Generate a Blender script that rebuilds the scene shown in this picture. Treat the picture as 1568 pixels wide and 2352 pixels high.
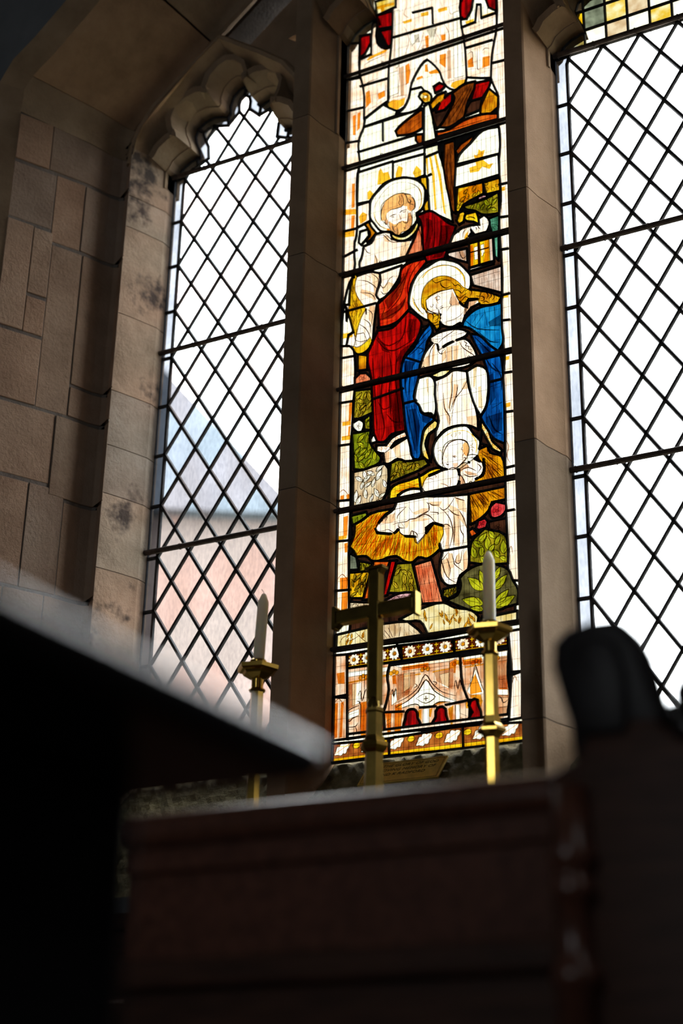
import bpy, bmesh, math, random
from mathutils import Vector, Matrix
from mathutils.geometry import delaunay_2d_cdt

random.seed(7)
S = bpy.context.scene
COL = S.collection
for o in list(bpy.data.objects):
    bpy.data.objects.remove(o, do_unlink=True)

# ------------------------------------------------------------------ camera
CAM = Vector((1.78424, -3.72549, 0.65))
YAW, PITCH, ROLL = -0.50217618, 0.40750555, 0.02114109
fw = Vector((math.sin(YAW) * math.cos(PITCH), math.cos(YAW) * math.cos(PITCH), math.sin(PITCH)))
rt = Vector((math.cos(YAW), -math.sin(YAW), 0.0))
up = rt.cross(fw)
r2 = rt * math.cos(ROLL) + up * math.sin(ROLL)
u2 = up * math.cos(ROLL) - rt * math.sin(ROLL)
cam_data = bpy.data.cameras.new('camera')
cam = bpy.data.objects.new('camera', cam_data)
COL.objects.link(cam)
M3 = Matrix((r2, u2, -fw)).transposed()
cam.matrix_world = Matrix.Translation(CAM) @ M3.to_4x4()
cam_data.sensor_fit = 'HORIZONTAL'
cam_data.sensor_width = 24.0
cam_data.lens = 55.53
cam_data.clip_start = 0.02
cam_data.dof.use_dof = True
cam_data.dof.focus_distance = 4.5
cam_data.dof.aperture_fstop = 1.75
S.camera = cam

# ------------------------------------------------------------------ light
SKY = 13.0
w = bpy.data.worlds.new('overcast_sky')
S.world = w
w.use_nodes = True
bg = w.node_tree.nodes['Background']
bg.inputs['Color'].default_value = (0.97, 0.985, 1.0, 1)
bg.inputs['Strength'].default_value = SKY
S.view_settings.view_transform = 'Standard'
S.view_settings.look = 'None'
S.view_settings.exposure = 0.25
S.view_settings.gamma = 1.0
S.view_settings.use_curve_mapping = False
S.cycles.use_denoising = True
S.cycles.transparent_max_bounces = 40
S.cycles.max_bounces = 8
S.cycles.diffuse_bounces = 5
S.cycles.caustics_reflective = False
S.cycles.caustics_refractive = False
S.cycles.sample_clamp_indirect = 4.0


def portal(name, x, z, y, sx, sz, rot):
    l = bpy.data.lights.new(name, 'AREA')
    l.shape = 'RECTANGLE'
    l.size, l.size_y = sx, sz
    l.cycles.is_portal = True
    o = bpy.data.objects.new(name, l)
    COL.objects.link(o)
    o.location = (x, y, z)
    o.rotation_euler = rot
    return o


# daylight comes in through the three lights of this window (and two unseen windows added for fill)
portal('daylight_portal', -0.675, 2.95, 0.11, 0.62, 2.5, (math.radians(-90), 0, 0))
portal('daylight_portal', 0.025, 3.15, 0.11, 0.70, 2.9, (math.radians(-90), 0, 0))
portal('daylight_portal', 0.725, 2.95, 0.11, 0.62, 2.5, (math.radians(-90), 0, 0))

portal('daylight_portal', 2.88, 2.95, -2.95, 0.6, 1.6, (0, math.radians(90), 0)).rotation_euler = (math.radians(90), 0, math.radians(90))
portal('daylight_portal', 0.25, 3.3, -7.98, 0.8, 1.9, (math.radians(90), 0, 0))


# ------------------------------------------------------------------ materials
def lin(r, g, b):
    f = lambda c: (c / 255 / 12.92) if c / 255 <= 0.04045 else ((c / 255 + 0.055) / 1.055) ** 2.4
    return (f(r), f(g), f(b))


def newmat(name):
    m = bpy.data.materials.new(name)
    m.use_nodes = True
    nt = m.node_tree
    nt.nodes.clear()
    out = nt.nodes.new('ShaderNodeOutputMaterial')
    return m, nt, out


def noise(nt, scale, detail=4, rough=0.6, mapscale=None, rnd=False):
    tc = nt.nodes.new('ShaderNodeTexCoord')
    src = tc.outputs['Object']
    if mapscale or rnd:
        mp = nt.nodes.new('ShaderNodeMapping')
        if mapscale:
            mp.inputs['Scale'].default_value = mapscale
        nt.links.new(src, mp.inputs['Vector'])
        if rnd:
            oi = nt.nodes.new('ShaderNodeObjectInfo')
            vm = nt.nodes.new('ShaderNodeVectorMath')
            vm.operation = 'SCALE'
            vm.inputs[0].default_value = (13.1, 7.7, 29.3)
            nt.links.new(oi.outputs['Random'], vm.inputs['Scale'])
            nt.links.new(vm.outputs[0], mp.inputs['Location'])
        src = mp.outputs['Vector']
    n = nt.nodes.new('ShaderNodeTexNoise')
    n.inputs['Scale'].default_value = scale
    n.inputs['Detail'].default_value = detail
    n.inputs['Roughness'].default_value = rough
    nt.links.new(src, n.inputs['Vector'])
    return n


def ramp(nt, fac, stops):
    r = nt.nodes.new('ShaderNodeValToRGB')
    el = r.color_ramp.elements
    while len(el) < len(stops):
        el.new(0.5)
    for e, (p, c) in zip(el, stops):
        e.position = p
        e.color = (c[0], c[1], c[2], 1)
    nt.links.new(fac, r.inputs['Fac'])
    return r


def mixc(nt, fac, a, b, mode='MIX'):
    m = nt.nodes.new('ShaderNodeMix')
    m.data_type = 'RGBA'
    m.blend_type = mode
    for k, v in ((0, fac), (6, a), (7, b)):
        if isinstance(v, (int, float)):
            m.inputs[k].default_value = v
        elif isinstance(v, tuple):
            m.inputs[k].default_value = (v[0], v[1], v[2], 1)
        else:
            nt.links.new(v, m.inputs[k])
    return m.outputs[2]


def stone_mat(name, c1, c2, c3, scale=6.0, bump=0.5, grain=90, stain=None):
    m, nt, out = newmat(name)
    b = nt.nodes.new('ShaderNodeBsdfPrincipled')
    b.inputs['Roughness'].default_value = 0.9
    b.inputs['Specular IOR Level'].default_value = 0.15
    n1 = noise(nt, scale, 6, 0.65, rnd=True)
    r1 = ramp(nt, n1.outputs['Fac'], [(0.3, c1), (0.55, c2), (0.75, c3)])
    oi = nt.nodes.new('ShaderNodeObjectInfo')
    r2_ = ramp(nt, oi.outputs['Random'], [(0.0, (0.72, 0.72, 0.75)), (0.4, (1.0, 0.96, 0.92)), (0.7, (1.08, 0.92, 0.82)), (1.0, (0.86, 0.86, 0.84))])
    col = mixc(nt, 0.8, r1.outputs['Color'], r2_.outputs['Color'], 'MULTIPLY')
    if stain:
        n3 = noise(nt, 3.2, 5, 0.7)
        r3 = ramp(nt, n3.outputs['Fac'], [(0.0, (0, 0, 0)), (0.56, (0, 0, 0)), (0.64, (1, 1, 1))])
        col = mixc(nt, r3.outputs['Color'], col, stain)
    nt.links.new(col, b.inputs['Base Color'])
    n2 = noise(nt, grain, 5, 0.7)
    n4 = noise(nt, 14, 4, 0.6)
    ad = nt.nodes.new('ShaderNodeMath')
    ad.operation = 'ADD'
    nt.links.new(n2.outputs['Fac'], ad.inputs[0])
    nt.links.new(n4.outputs['Fac'], ad.inputs[1])
    bp = nt.nodes.new('ShaderNodeBump')
    bp.inputs['Strength'].default_value = bump
    bp.inputs['Distance'].default_value = 0.006
    nt.links.new(ad.outputs[0], bp.inputs['Height'])
    nt.links.new(bp.outputs['Normal'], b.inputs['Normal'])
    nt.links.new(b.outputs[0], out.inputs[0])
    return m


def simple_mat(name, c, rough=0.6, metal=0.0, spec=0.5, var=0.25, scale=20, bump=0.0, mapscale=None, coat=0.0):
    m, nt, out = newmat(name)
    b = nt.nodes.new('ShaderNodeBsdfPrincipled')
    b.inputs['Roughness'].default_value = rough
    b.inputs['Metallic'].default_value = metal
    b.inputs['Specular IOR Level'].default_value = spec
    b.inputs['Coat Weight'].default_value = coat
    b.inputs['Coat Roughness'].default_value = 0.15
    n = noise(nt, scale, 5, 0.6, mapscale)
    lo = tuple(x * (1 - var) for x in c)
    hi = tuple(min(1, x * (1 + var)) for x in c)
    r = ramp(nt, n.outputs['Fac'], [(0.3, lo), (0.7, hi)])
    nt.links.new(r.outputs['Color'], b.inputs['Base Color'])
    if bump:
        bp = nt.nodes.new('ShaderNodeBump')
        bp.inputs['Strength'].default_value = bump
        bp.inputs['Distance'].default_value = 0.004
        nt.links.new(n.outputs['Fac'], bp.inputs['Height'])
        nt.links.new(bp.outputs['Normal'], b.inputs['Normal'])
    nt.links.new(b.outputs[0], out.inputs[0])
    return m


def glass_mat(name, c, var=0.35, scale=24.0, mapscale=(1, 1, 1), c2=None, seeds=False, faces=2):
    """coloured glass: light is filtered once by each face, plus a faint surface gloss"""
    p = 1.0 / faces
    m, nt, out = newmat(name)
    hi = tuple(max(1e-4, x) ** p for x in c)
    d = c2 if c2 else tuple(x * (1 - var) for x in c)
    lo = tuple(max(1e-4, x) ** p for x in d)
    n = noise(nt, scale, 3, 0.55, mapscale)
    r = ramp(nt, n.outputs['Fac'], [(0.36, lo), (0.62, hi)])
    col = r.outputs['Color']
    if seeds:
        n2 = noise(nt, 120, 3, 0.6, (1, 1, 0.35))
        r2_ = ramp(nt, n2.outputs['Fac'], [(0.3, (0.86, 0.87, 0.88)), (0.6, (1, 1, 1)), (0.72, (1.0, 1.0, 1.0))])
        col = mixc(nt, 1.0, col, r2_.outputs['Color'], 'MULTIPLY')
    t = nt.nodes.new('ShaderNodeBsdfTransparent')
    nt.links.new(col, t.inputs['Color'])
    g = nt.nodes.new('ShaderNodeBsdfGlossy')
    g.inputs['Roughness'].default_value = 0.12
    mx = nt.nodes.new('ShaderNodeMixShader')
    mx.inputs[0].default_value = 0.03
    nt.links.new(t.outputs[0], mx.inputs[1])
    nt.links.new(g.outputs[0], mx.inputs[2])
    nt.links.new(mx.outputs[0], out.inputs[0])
    return m


MAT = {}
MAT['stone'] = stone_mat('tan_stone', (0.31, 0.22, 0.14), (0.45, 0.33, 0.215), (0.53, 0.405, 0.28))
MAT['stone_pink'] = stone_mat('pinkish_ashlar', (0.35, 0.245, 0.175), (0.49, 0.36, 0.265), (0.56, 0.435, 0.335), 4.0, 0.8)
MAT['jamb'] = stone_mat('stained_jamb_stone', (0.36, 0.29, 0.22), (0.50, 0.41, 0.32), (0.58, 0.50, 0.41), 7.0, stain=(0.10, 0.08, 0.07))
MAT['mullion'] = stone_mat('mullion_stone', (0.33, 0.23, 0.145), (0.44, 0.315, 0.205), (0.50, 0.375, 0.26), 5.0, 0.35, 160)
MAT['mortar'] = stone_mat('grey_mortar', (0.19, 0.165, 0.15), (0.25, 0.22, 0.195), (0.30, 0.265, 0.24), 12, 0.8)
MAT['rubble'] = stone_mat('rough_sill_stone', (0.10, 0.09, 0.045), (0.22, 0.19, 0.10), (0.34, 0.30, 0.17), 22, 1.0, 70)
MAT['plaster'] = stone_mat('grey_plaster', (0.20, 0.21, 0.22), (0.25, 0.26, 0.27), (0.29, 0.3, 0.31), 3.0, 0.2)
MAT['floor'] = stone_mat('dark_flagstone', (0.06, 0.05, 0.045), (0.09, 0.08, 0.07), (0.12, 0.105, 0.09), 3.0, 0.3)
MAT['lead'] = simple_mat('grey_lead', (0.045, 0.043, 0.045), 0.6, 0.3, 0.3, 0.4, 60, 0.3)
MAT['iron'] = simple_mat('rusty_iron', (0.075, 0.052, 0.042), 0.75, 0.2, 0.3, 0.5, 50, 0.6)
MAT['wire'] = simple_mat('galvanised_wire', (0.06, 0.06, 0.06), 0.6, 0.5)
MAT['brass'] = simple_mat('polished_brass', (0.62, 0.40, 0.08), 0.16, 1.0, 0.5, 0.15, 18)
MAT['brass_dull'] = simple_mat('tarnished_brass', (0.36, 0.245, 0.06), 0.2, 1.0, 0.5, 0.25, 25)
MAT['brass_plate'] = simple_mat('engraved_brass', (0.80, 0.56, 0.10), 0.45, 0.35, 0.5, 0.2, 30)
MAT['engraving'] = simple_mat('engraved_fill', (0.08, 0.05, 0.02), 0.8)
MAT['wax'] = simple_mat('white_wax', (0.92, 0.86, 0.76), 0.5, 0.0, 0.4, 0.04, 8)
_b = [n for n in MAT['wax'].node_tree.nodes if n.type == 'BSDF_PRINCIPLED'][0]
_b.inputs['Subsurface Weight'].default_value = 1.0
_b.inputs['Subsurface Radius'].default_value = (1.0, 0.8, 0.55)
_b.inputs['Subsurface Scale'].default_value = 0.03
MAT['wick'] = simple_mat('charred_wick', (0.03, 0.025, 0.02), 0.9)
MAT['wood'] = simple_mat('dark_oak', (0.065, 0.026, 0.015), 0.5, 0.0, 0.25, 0.45, 9, 0.15, (1, 1, 8))
MAT['wood_red'] = simple_mat('polished_mahogany', (0.125, 0.046, 0.028), 0.5, 0.0, 0.2, 0.4, 7, 0.1, (9, 1, 9))
MAT['wood_gloss'] = simple_mat('varnished_mahogany', (0.12, 0.042, 0.024), 0.3, 0.0, 0.5, 0.4, 7, 0.0, (9, 1, 9), coat=0.45)
MAT['wood_black_gloss'] = simple_mat('varnished_blackened_oak', (0.012, 0.009, 0.010), 0.2, 0.0, 0.5, 0.4, 9, 0.0, (8, 1, 8), coat=1.0)
MAT['wood_black'] = simple_mat('blackened_oak', (0.012, 0.009, 0.010), 0.45, 0.0, 0.3, 0.4, 9, 0.1, (8, 1, 8))
MAT['linen'] = simple_mat('white_linen', (0.85, 0.85, 0.86), 0.85)
MAT['brick'] = simple_mat('pale_brick', (0.16, 0.122, 0.108), 0.9, 0, 0.2, 0.12, 1.4)
MAT['slate'] = simple_mat('blue_slate', (0.105, 0.12, 0.14), 0.8, 0, 0.2, 0.15, 2.0)
MAT['grass'] = simple_mat('churchyard_grass', (0.17, 0.165, 0.12), 0.95)

K = SKY * 2 ** 0.25
GL = {
    'white': ((255, 255, 232), (246, 240, 205)), 'cream': ((255, 248, 228), (244, 214, 182)), 'peach': ((255, 226, 190), (226, 150, 95)),
    'pale': ((250, 252, 232), (238, 236, 190)), 'stainy': ((255, 246, 190), (240, 196, 50)), 'yellow': ((255, 222, 30), (236, 172, 10)),
    'gold': ((252, 204, 26), (206, 134, 8)), 'goldh': ((240, 184, 20), (196, 118, 8)), 'amber': ((242, 168, 14), (184, 100, 6)),
    'rust': ((206, 98, 14), (128, 48, 6)), 'orange': ((238, 112, 24), (188, 60, 8)), 'brown': ((150, 72, 14), (82, 34, 6)),
    'dark': ((70, 38, 22), (30, 16, 10)), 'ruby': ((196, 4, 8), (92, 0, 6)), 'red': ((214, 12, 6), (120, 2, 4)),
    'vermil': ((238, 66, 18), (196, 20, 6)), 'salmon': ((244, 150, 100), (222, 96, 52)), 'olive': ((176, 158, 26), (84, 76, 8)),
    'oliveg': ((110, 104, 56), (52, 46, 20)), 'green': ((150, 160, 24), (92, 104, 8)), 'teal': ((110, 186, 150), (44, 100, 70)),
    'blue': ((10, 104, 190), (2, 52, 116)), 'skyblue': ((30, 156, 214), (4, 104, 170)), 'flesh': ((255, 248, 230), (246, 220, 190)),
    'tan': ((246, 196, 130), (214, 140, 70)), 'fencew': ((244, 222, 200), (196, 158, 130)), 'mauve': ((236, 186, 186), (190, 130, 130)),
    'beige': ((244, 224, 182), (206, 170, 120)), 'rose': ((236, 88, 84), (196, 30, 36)), 'grey': ((150, 160, 130), (90, 96, 76)),
    'meadow': ((250, 240, 190), (226, 196, 110)), 'frieze': ((110, 44, 10), (74, 24, 6)), 'leafb': ((206, 120, 44), (120, 52, 16)), 'creamp': ((255, 246, 226), (244, 206, 166)),
    'leafg': ((206, 206, 34), (140, 142, 12)), 'leafo': ((216, 190, 40), (160, 128, 16)),
}
STRETCH = {'ruby': (3.0, 1, 0.5), 'red': (3.0, 1, 0.45), 'vermil': (2.5, 1, 0.6), 'blue': (2.6, 1, 0.5), 'skyblue': (2.0, 1, 0.8), 'cream': (1.5, 1, 0.6), 'brown': (2.4, 1, 0.8)}
for k, (a, b) in GL.items():
    la, lb = lin(*a), lin(*b)
    bright = 1.5 if k in ('white', 'cream', 'creamp', 'flesh', 'pale') else 1.12
    MAT['g_' + k] = glass_mat('glass_' + k, tuple(min(0.93, x * bright / K * 1.02) for x in la), c2=tuple(min(0.9, x * bright / K) for x in lb), scale=26 if k not in STRETCH else 30, mapscale=STRETCH.get(k, (1, 1, 1)))
MAT['clear'] = glass_mat('clear_quarry_glass', (0.66, 0.68, 0.69), c2=(0.58, 0.60, 0.61), scale=9, mapscale=(1, 1, 0.4), seeds=True)
MAT['clear_pink'] = glass_mat('pink_refraction_quarry_glass', (0.66, 0.59, 0.57), c2=(0.60, 0.52, 0.49), scale=9, mapscale=(1, 1, 0.4), seeds=True)  # pink tint stands in for the outside view refracted by the panes
MAT['clear_grey'] = glass_mat('grey_refraction_quarry_glass', (0.59, 0.64, 0.65), c2=(0.52, 0.57, 0.58), scale=9, mapscale=(1, 1, 0.4), seeds=True)  # grey tint likewise imitates refracted light from outside
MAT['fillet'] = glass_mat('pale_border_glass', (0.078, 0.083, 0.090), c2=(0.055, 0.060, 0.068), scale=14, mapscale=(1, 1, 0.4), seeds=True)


def paint(name, c):
    m, nt, out = newmat(name)
    t = nt.nodes.new('ShaderNodeBsdfTransparent')
    n = noise(nt, 60, 3, 0.6)
    r = ramp(nt, n.outputs['Fac'], [(0.3, tuple(x * 0.82 for x in c)), (0.7, c)])
    nt.links.new(r.outputs['Color'], t.inputs['Color'])
    nt.links.new(t.outputs[0], out.inputs[0])
    MAT[name] = m


paint('p_line', (0.045, 0.018, 0.008))
paint('p_soft', (0.34, 0.20, 0.12))
paint('p_wash', (0.70, 0.48, 0.32))
paint('p_shade', (0.28, 0.22, 0.20))
paint('p_stain', (0.92, 0.52, 0.03))
paint('p_deep', (0.86, 0.30, 0.02))
paint('p_rosy', (0.92, 0.62, 0.48))
paint('p_matt', (0.62, 0.57, 0.52))


# ------------------------------------------------------------------ helpers
class MB:
    def __init__(s):
        s.v, s.f = [], []

    def add(s, vs, fs):
        b = len(s.v)
        s.v += [tuple(v) for v in vs]
        s.f += [tuple(i + b for i in f) for f in fs]
        return s

    def box(s, x0, x1, y0, y1, z0, z1):
        vs = [(x, y, z) for z in (z0, z1) for y in (y0, y1) for x in (x0, x1)]
        return s.add(vs, [(0, 2, 3, 1), (4, 5, 7, 6), (0, 1, 5, 4), (2, 6, 7, 3), (0, 4, 6, 2), (1, 3, 7, 5)])

    def prism(s, poly, y0, y1):
        """poly: (x, z) outline, convex or simple, extruded along y"""
        n = len(poly)
        vs = [(p[0], y0, p[1]) for p in poly] + [(p[0], y1, p[1]) for p in poly]
        return s.add(vs, [tuple(range(n)), tuple(range(2 * n - 1, n - 1, -1))] + [(i, i + n, (i + 1) % n + n, (i + 1) % n) for i in range(n)])

    def column(s, poly, z0, z1, top=None):
        """poly: (x, y) outline extruded along z"""
        n = len(poly)
        t = top or poly
        vs = [(p[0], p[1], z0) for p in poly] + [(p[0], p[1], z1) for p in t]
        return s.add(vs, [tuple(range(n - 1, -1, -1)), tuple(range(n, 2 * n))] + [(i, (i + 1) % n, (i + 1) % n + n, i + n) for i in range(n)])

    def lathe(s, prof, cx, cy, n=24, rot=0.0, flat=False, top=True):
        vs, fs = [], []
        for r, z in prof:
            for i in range(n):
                a = rot + 2 * math.pi * i / n
                vs.append((cx + r * math.cos(a), cy + r * math.sin(a), z))
        for k in range(len(prof) - 1):
            for i in range(n):
                j = (i + 1) % n
                fs.append((k * n + i, k * n + j, k * n + n + j, k * n + n + i))
        fs.append(tuple(range(n - 1, -1, -1)))
        fs.append(tuple(range((len(prof) - 1) * n, len(prof) * n)))
        return s.add(vs, fs)

    def tube(s, pts, r, n=8):
        pts = [Vector(p) for p in pts]
        rings = []
        for i, p in enumerate(pts):
            d = (pts[min(i + 1, len(pts) - 1)] - pts[max(i - 1, 0)]).normalized()
            a = d.orthogonal().normalized()
            b = d.cross(a)
            rr = r[i] if isinstance(r, (list, tuple)) else r
            rings.append([p + (a * math.cos(2 * math.pi * k / n) + b * math.sin(2 * math.pi * k / n)) * rr for k in range(n)])
        vs = [v for q in rings for v in q]
        fs = [(i * n + k, i * n + (k + 1) % n, (i + 1) * n + (k + 1) % n, (i + 1) * n + k) for i in range(len(pts) - 1) for k in range(n)]
        fs += [tuple(range(n - 1, -1, -1)), tuple(range((len(pts) - 1) * n, len(pts) * n))]
        return s.add(vs, fs)

    def build(s, name, mat, parent=None, bevel=0.0, smooth=False, seg=2, angle=0.6, **props):
        me = bpy.data.meshes.new(name)
        me.from_pydata(s.v, [], s.f)
        me.update()
        bm = bmesh.new()
        bm.from_mesh(me)
        bmesh.ops.recalc_face_normals(bm, faces=bm.faces)
        if bevel:
            es = [e for e in bm.edges if len(e.link_faces) == 2 and e.calc_face_angle(0) > 0.5]
            bmesh.ops.bevel(bm, geom=es, offset=bevel, segments=seg, affect='EDGES', profile=0.5, clamp_overlap=True)
        if smooth:
            for f in bm.faces:
                f.smooth = True
            for e in bm.edges:
                if len(e.link_faces) == 2 and e.calc_face_angle(0) > angle:
                    e.smooth = False
        bm.to_mesh(me)
        bm.free()
        me.materials.append(MAT[mat])
        o = bpy.data.objects.new(name, me)
        COL.objects.link(o)
        if parent:
            o.parent = parent
        for k, v in props.items():
            o[k] = v
        return o


def empty(name, loc=(0, 0, 0), **props):
    o = bpy.data.objects.new(name, None)
    COL.objects.link(o)
    for k, v in props.items():
        o[k] = v
    return o


def inside(p, poly):
    x, y = p
    c = False
    n = len(poly)
    j = n - 1
    for i in range(n):
        xi, yi = poly[i]
        xj, yj = poly[j]
        if (yi > y) != (yj > y) and x < (xj - xi) * (y - yi) / (yj - yi) + xi:
            c = not c
        j = i
    return c


def cdt(loops, cuts=()):
    """triangulate all outlines and cut lines; each triangle lists the outlines that hold its centre"""
    vs, es = [], []
    for c in cuts:
        b = len(vs)
        vs += [Vector(p) for p in c]
        es += [(b + i, b + i + 1) for i in range(len(c) - 1)]
    ne = len(es)
    for L in loops:
        b = len(vs)
        vs += [Vector(p) for p in L]
        es += [(b + i, b + (i + 1) % len(L)) for i in range(len(L))]
    V, E_, F, ov, oe, of = delaunay_2d_cdt(vs, es, [], 0, 1e-5, True)
    box = [(min(p[0] for p in L), max(p[0] for p in L), min(p[1] for p in L), max(p[1] for p in L)) for L in loops]
    own = []
    for f in F:
        x = sum(V[i].x for i in f) / 3
        y = sum(V[i].y for i in f) / 3
        own.append([k for k, L in enumerate(loops) if box[k][0] < x < box[k][1] and box[k][2] < y < box[k][3] and inside((x, y), L)])
    return (V, E_, F, ov, oe, own), ne


def plate(outer, holes, y0, y1):
    """a slab with holes: outline and holes in (x, z), thick from y0 to y1"""
    (vs, es, fs, ov, oe, of), ne = cdt([outer] + holes)
    mb = MB()
    n = len(vs)
    keep = [f for f, o in zip(fs, of) if 0 in o and not any(k > 0 for k in o)]
    mb.v = [(v.x, y0, v.y) for v in vs] + [(v.x, y1, v.y) for v in vs]
    cnt = {}
    for f in keep:
        mb.f.append(tuple(f))
        mb.f.append(tuple(i + n for i in reversed(f)))
        for a, b in zip(f, list(f[1:]) + [f[0]]):
            cnt.setdefault((min(a, b), max(a, b)), []).append((a, b))
    for e, l in cnt.items():
        if len(l) == 1:
            a, b = l[0]
            mb.f.append((b, a, a + n, b + n))
    used = sorted({i for f in mb.f for i in f})
    mp = {u: i for i, u in enumerate(used)}
    mb.v = [mb.v[u] for u in used]
    mb.f = [tuple(mp[i] for i in f) for f in mb.f]
    return mb


# ------------------------------------------------------------------ setting out the window
CX0 = 0.025                      # axis of the whole window
LIGHTS = {1: (-0.945, -0.405), 2: (-0.275, 0.325), 3: (0.455, 0.995)}
SILL = 1.735
SPR = 3.863
FOIL = [(-0.270, 0.000), (-0.258, 0.009), (-0.244, 0.036), (-0.214, 0.057), (-0.184, 0.067), (-0.170, 0.065), (-0.175, 0.088), (-0.192, 0.129), (-0.198, 0.159),
        (-0.188, 0.188), (-0.158, 0.210), (-0.119, 0.217), (-0.084, 0.208), (-0.066, 0.200), (-0.057, 0.211), (-0.059, 0.240), (-0.049, 0.276), (-0.023, 0.300), (0.0, 0.309)]


def foil(cx, spr, k=1.0):
    a = [(cx + x * k, spr + z * k) for x, z in FOIL]
    return a + [(2 * cx - x, z) for x, z in reversed(a[:-1])]


def offset(poly, d, closed=False):
    n = len(poly)
    out = []
    for i in range(n):
        if closed:
            a, b = poly[i - 1], poly[(i + 1) % n]
        else:
            a, b = poly[max(i - 1, 0)], poly[min(i + 1, n - 1)]
        dx, dz = b[0] - a[0], b[1] - a[1]
        l = math.hypot(dx, dz) or 1
        out.append((poly[i][0] - dz / l * d, poly[i][1] + dx / l * d))
    return out


HEAD = {1: foil(-0.675, SPR), 2: foil(0.025, 4.19, 0.30 / 0.27), 3: foil(0.725, SPR)}
OUTL = {k: [(LIGHTS[k][0], SILL)] + HEAD[k] + [(LIGHTS[k][1], SILL)] for k in HEAD}

COUT = [(-1.227, 1.30), (-1.227, 3.85), (-1.225, 4.00), (-1.195, 4.045), (-1.112, 4.107), (-0.939, 4.265), (-0.6, 4.56), (0.025, 5.05)]
CIN = [(-1.0, 1.30), (-1.0, 3.83), (-0.985, 3.93), (-0.965, 3.98), (-0.90, 4.045), (-0.77, 4.165), (-0.5, 4.39), (0.025, 4.78)]
# section of the reveal: fraction from the outer arris to the inner arris, and depth in the wall
PROF = [(0.0, -0.50), (0.52, -0.275), (0.60, -0.225), (0.66, -0.185), (0.74, -0.155), (0.84, -0.148), (0.94, -0.160), (1.0, -0.185)]
MOUL = [(0.0, -0.185), (0.010, -0.165), (0.030, -0.115), (0.046, -0.070), (0.053, -0.050), (0.055, -0.045), (0.055, 0.012), (0.02, 0.05)]


def ring(f):
    a = [(o[0] + (i[0] - o[0]) * f, o[1] + (i[1] - o[1]) * f) for o, i in zip(COUT, CIN)]
    return a + [(2 * CX0 - x, z) for x, z in reversed(a[:-1])]


# ------------------------------------------------------------------ room shell
def slab(name, x0, x1, y0, y1, z0, z1, mat):
    return MB().box(x0, x1, y0, y1, z0, z1).build(name, mat, kind='structure')


slab('floor', -2.6, 3.1, -8.2, 0.12, -0.2, 0.0, 'floor')
slab('ceiling', -2.6, 3.1, -8.2, 0.12, 6.4, 6.6, 'plaster')
slab('wall_left', -2.6, -2.4, -8.2, 0.12, 0.0, 6.4, 'plaster')
# the far wall behind the camera gets an unseen window, added to lift the room light
wb = empty('wall_behind', kind='structure')
BX0, BX1, BZ0, BZ1 = -0.1, 0.6, 2.4, 4.2
MB().box(-2.4, BX0, -8.2, -8.0, 0.0, 6.4).build('masonry', 'plaster', wb)
MB().box(BX1, 2.9, -8.2, -8.0, 0.0, 6.4).build('masonry', 'plaster', wb)
MB().box(BX0, BX1, -8.2, -8.0, 0.0, BZ0).build('masonry', 'plaster', wb)
MB().box(BX0, BX1, -8.2, -8.0, BZ1, 6.4).build('masonry', 'plaster', wb)
w5 = empty('window_5', kind='structure')
MB().box((BX0 + BX1) / 2 - 0.06, (BX0 + BX1) / 2 + 0.06, -8.17, -8.05, BZ0, BZ1).build('stone_mullion', 'mullion', w5, bevel=0.02)
for a, b in ((BX0, (BX0 + BX1) / 2 - 0.06), ((BX0 + BX1) / 2 + 0.06, BX1)):
    MB().box(a, b, -8.112, -8.108, BZ0, BZ1).build('pane', 'clear', w5)
# the side wall on the right gets an unseen window, added as side fill
WY0, WY1, WZ0, WZ1 = -3.2, -2.7, 2.2, 3.7
wr = empty('wall_right', kind='structure')
MB().box(2.9, 3.1, -8.2, WY0, 0.0, 6.4).build('masonry', 'plaster', wr)
MB().box(2.9, 3.1, WY1, 0.12, 0.0, 6.4).build('masonry', 'plaster', wr)
MB().box(2.9, 3.1, WY0, WY1, 0.0, WZ0).build('masonry', 'plaster', wr)
MB().box(2.9, 3.1, WY0, WY1, WZ1, 6.4).build('masonry', 'plaster', wr)
w4 = empty('window_4', kind='structure')
for i in range(4):
    y = WY0 + (WY1 - WY0) * i / 3
    MB().box(2.94, 3.06, y - 0.05, y + 0.05, WZ0, WZ1).build('stone_mullion', 'mullion', w4, bevel=0.02)
    if i < 3:
        MB().box(2.998, 3.002, y + 0.05, y + (WY1 - WY0) / 3 - 0.05, WZ0, WZ1).build('pane', 'clear', w4)

FACE = offset(ring(0.0), 0.055)
FACE[0] = (FACE[0][0], 1.30)
FACE[-1] = (FACE[-1][0], 1.30)
RECT = [(-2.4, 0.0), (2.9, 0.0), (2.9, 6.4), (-2.4, 6.4)]
wall = empty('wall_window', kind='structure')
plate(RECT, [FACE], -0.56, -0.50).build('plaster_face', 'plaster', wall)
plate(RECT, [offset(ring(0.0), 0.02)], -0.50, -0.14).build('wall_core', 'mortar', wall)
core_hole = ring(0.9)
core_hole[0] = (core_hole[0][0], 1.27)
core_hole[-1] = (core_hole[-1][0], 1.27)
plate(RECT, [core_hole], -0.14, 0.10).build('wall_core', 'mortar', wall)


def loft(paths, closed_section=True):
    """paths: list of polylines of (x, y, z), one for each corner of the section"""
    mb = MB()
    n, m = len(paths), len(paths[0])
    mb.v = [tuple(paths[k][i]) for i in range(m) for k in range(n)]
    for i in range(m - 1):
        for k in range(n if closed_section else n - 1):
            j = (k + 1) % n
            mb.f.append((i * n + k, i * n + j, (i + 1) * n + j, (i + 1) * n + k))
    if closed_section:
        mb.f.append(tuple(range(n - 1, -1, -1)))
        mb.f.append(tuple(range((m - 1) * n, m * n)))
    return mb


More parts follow.
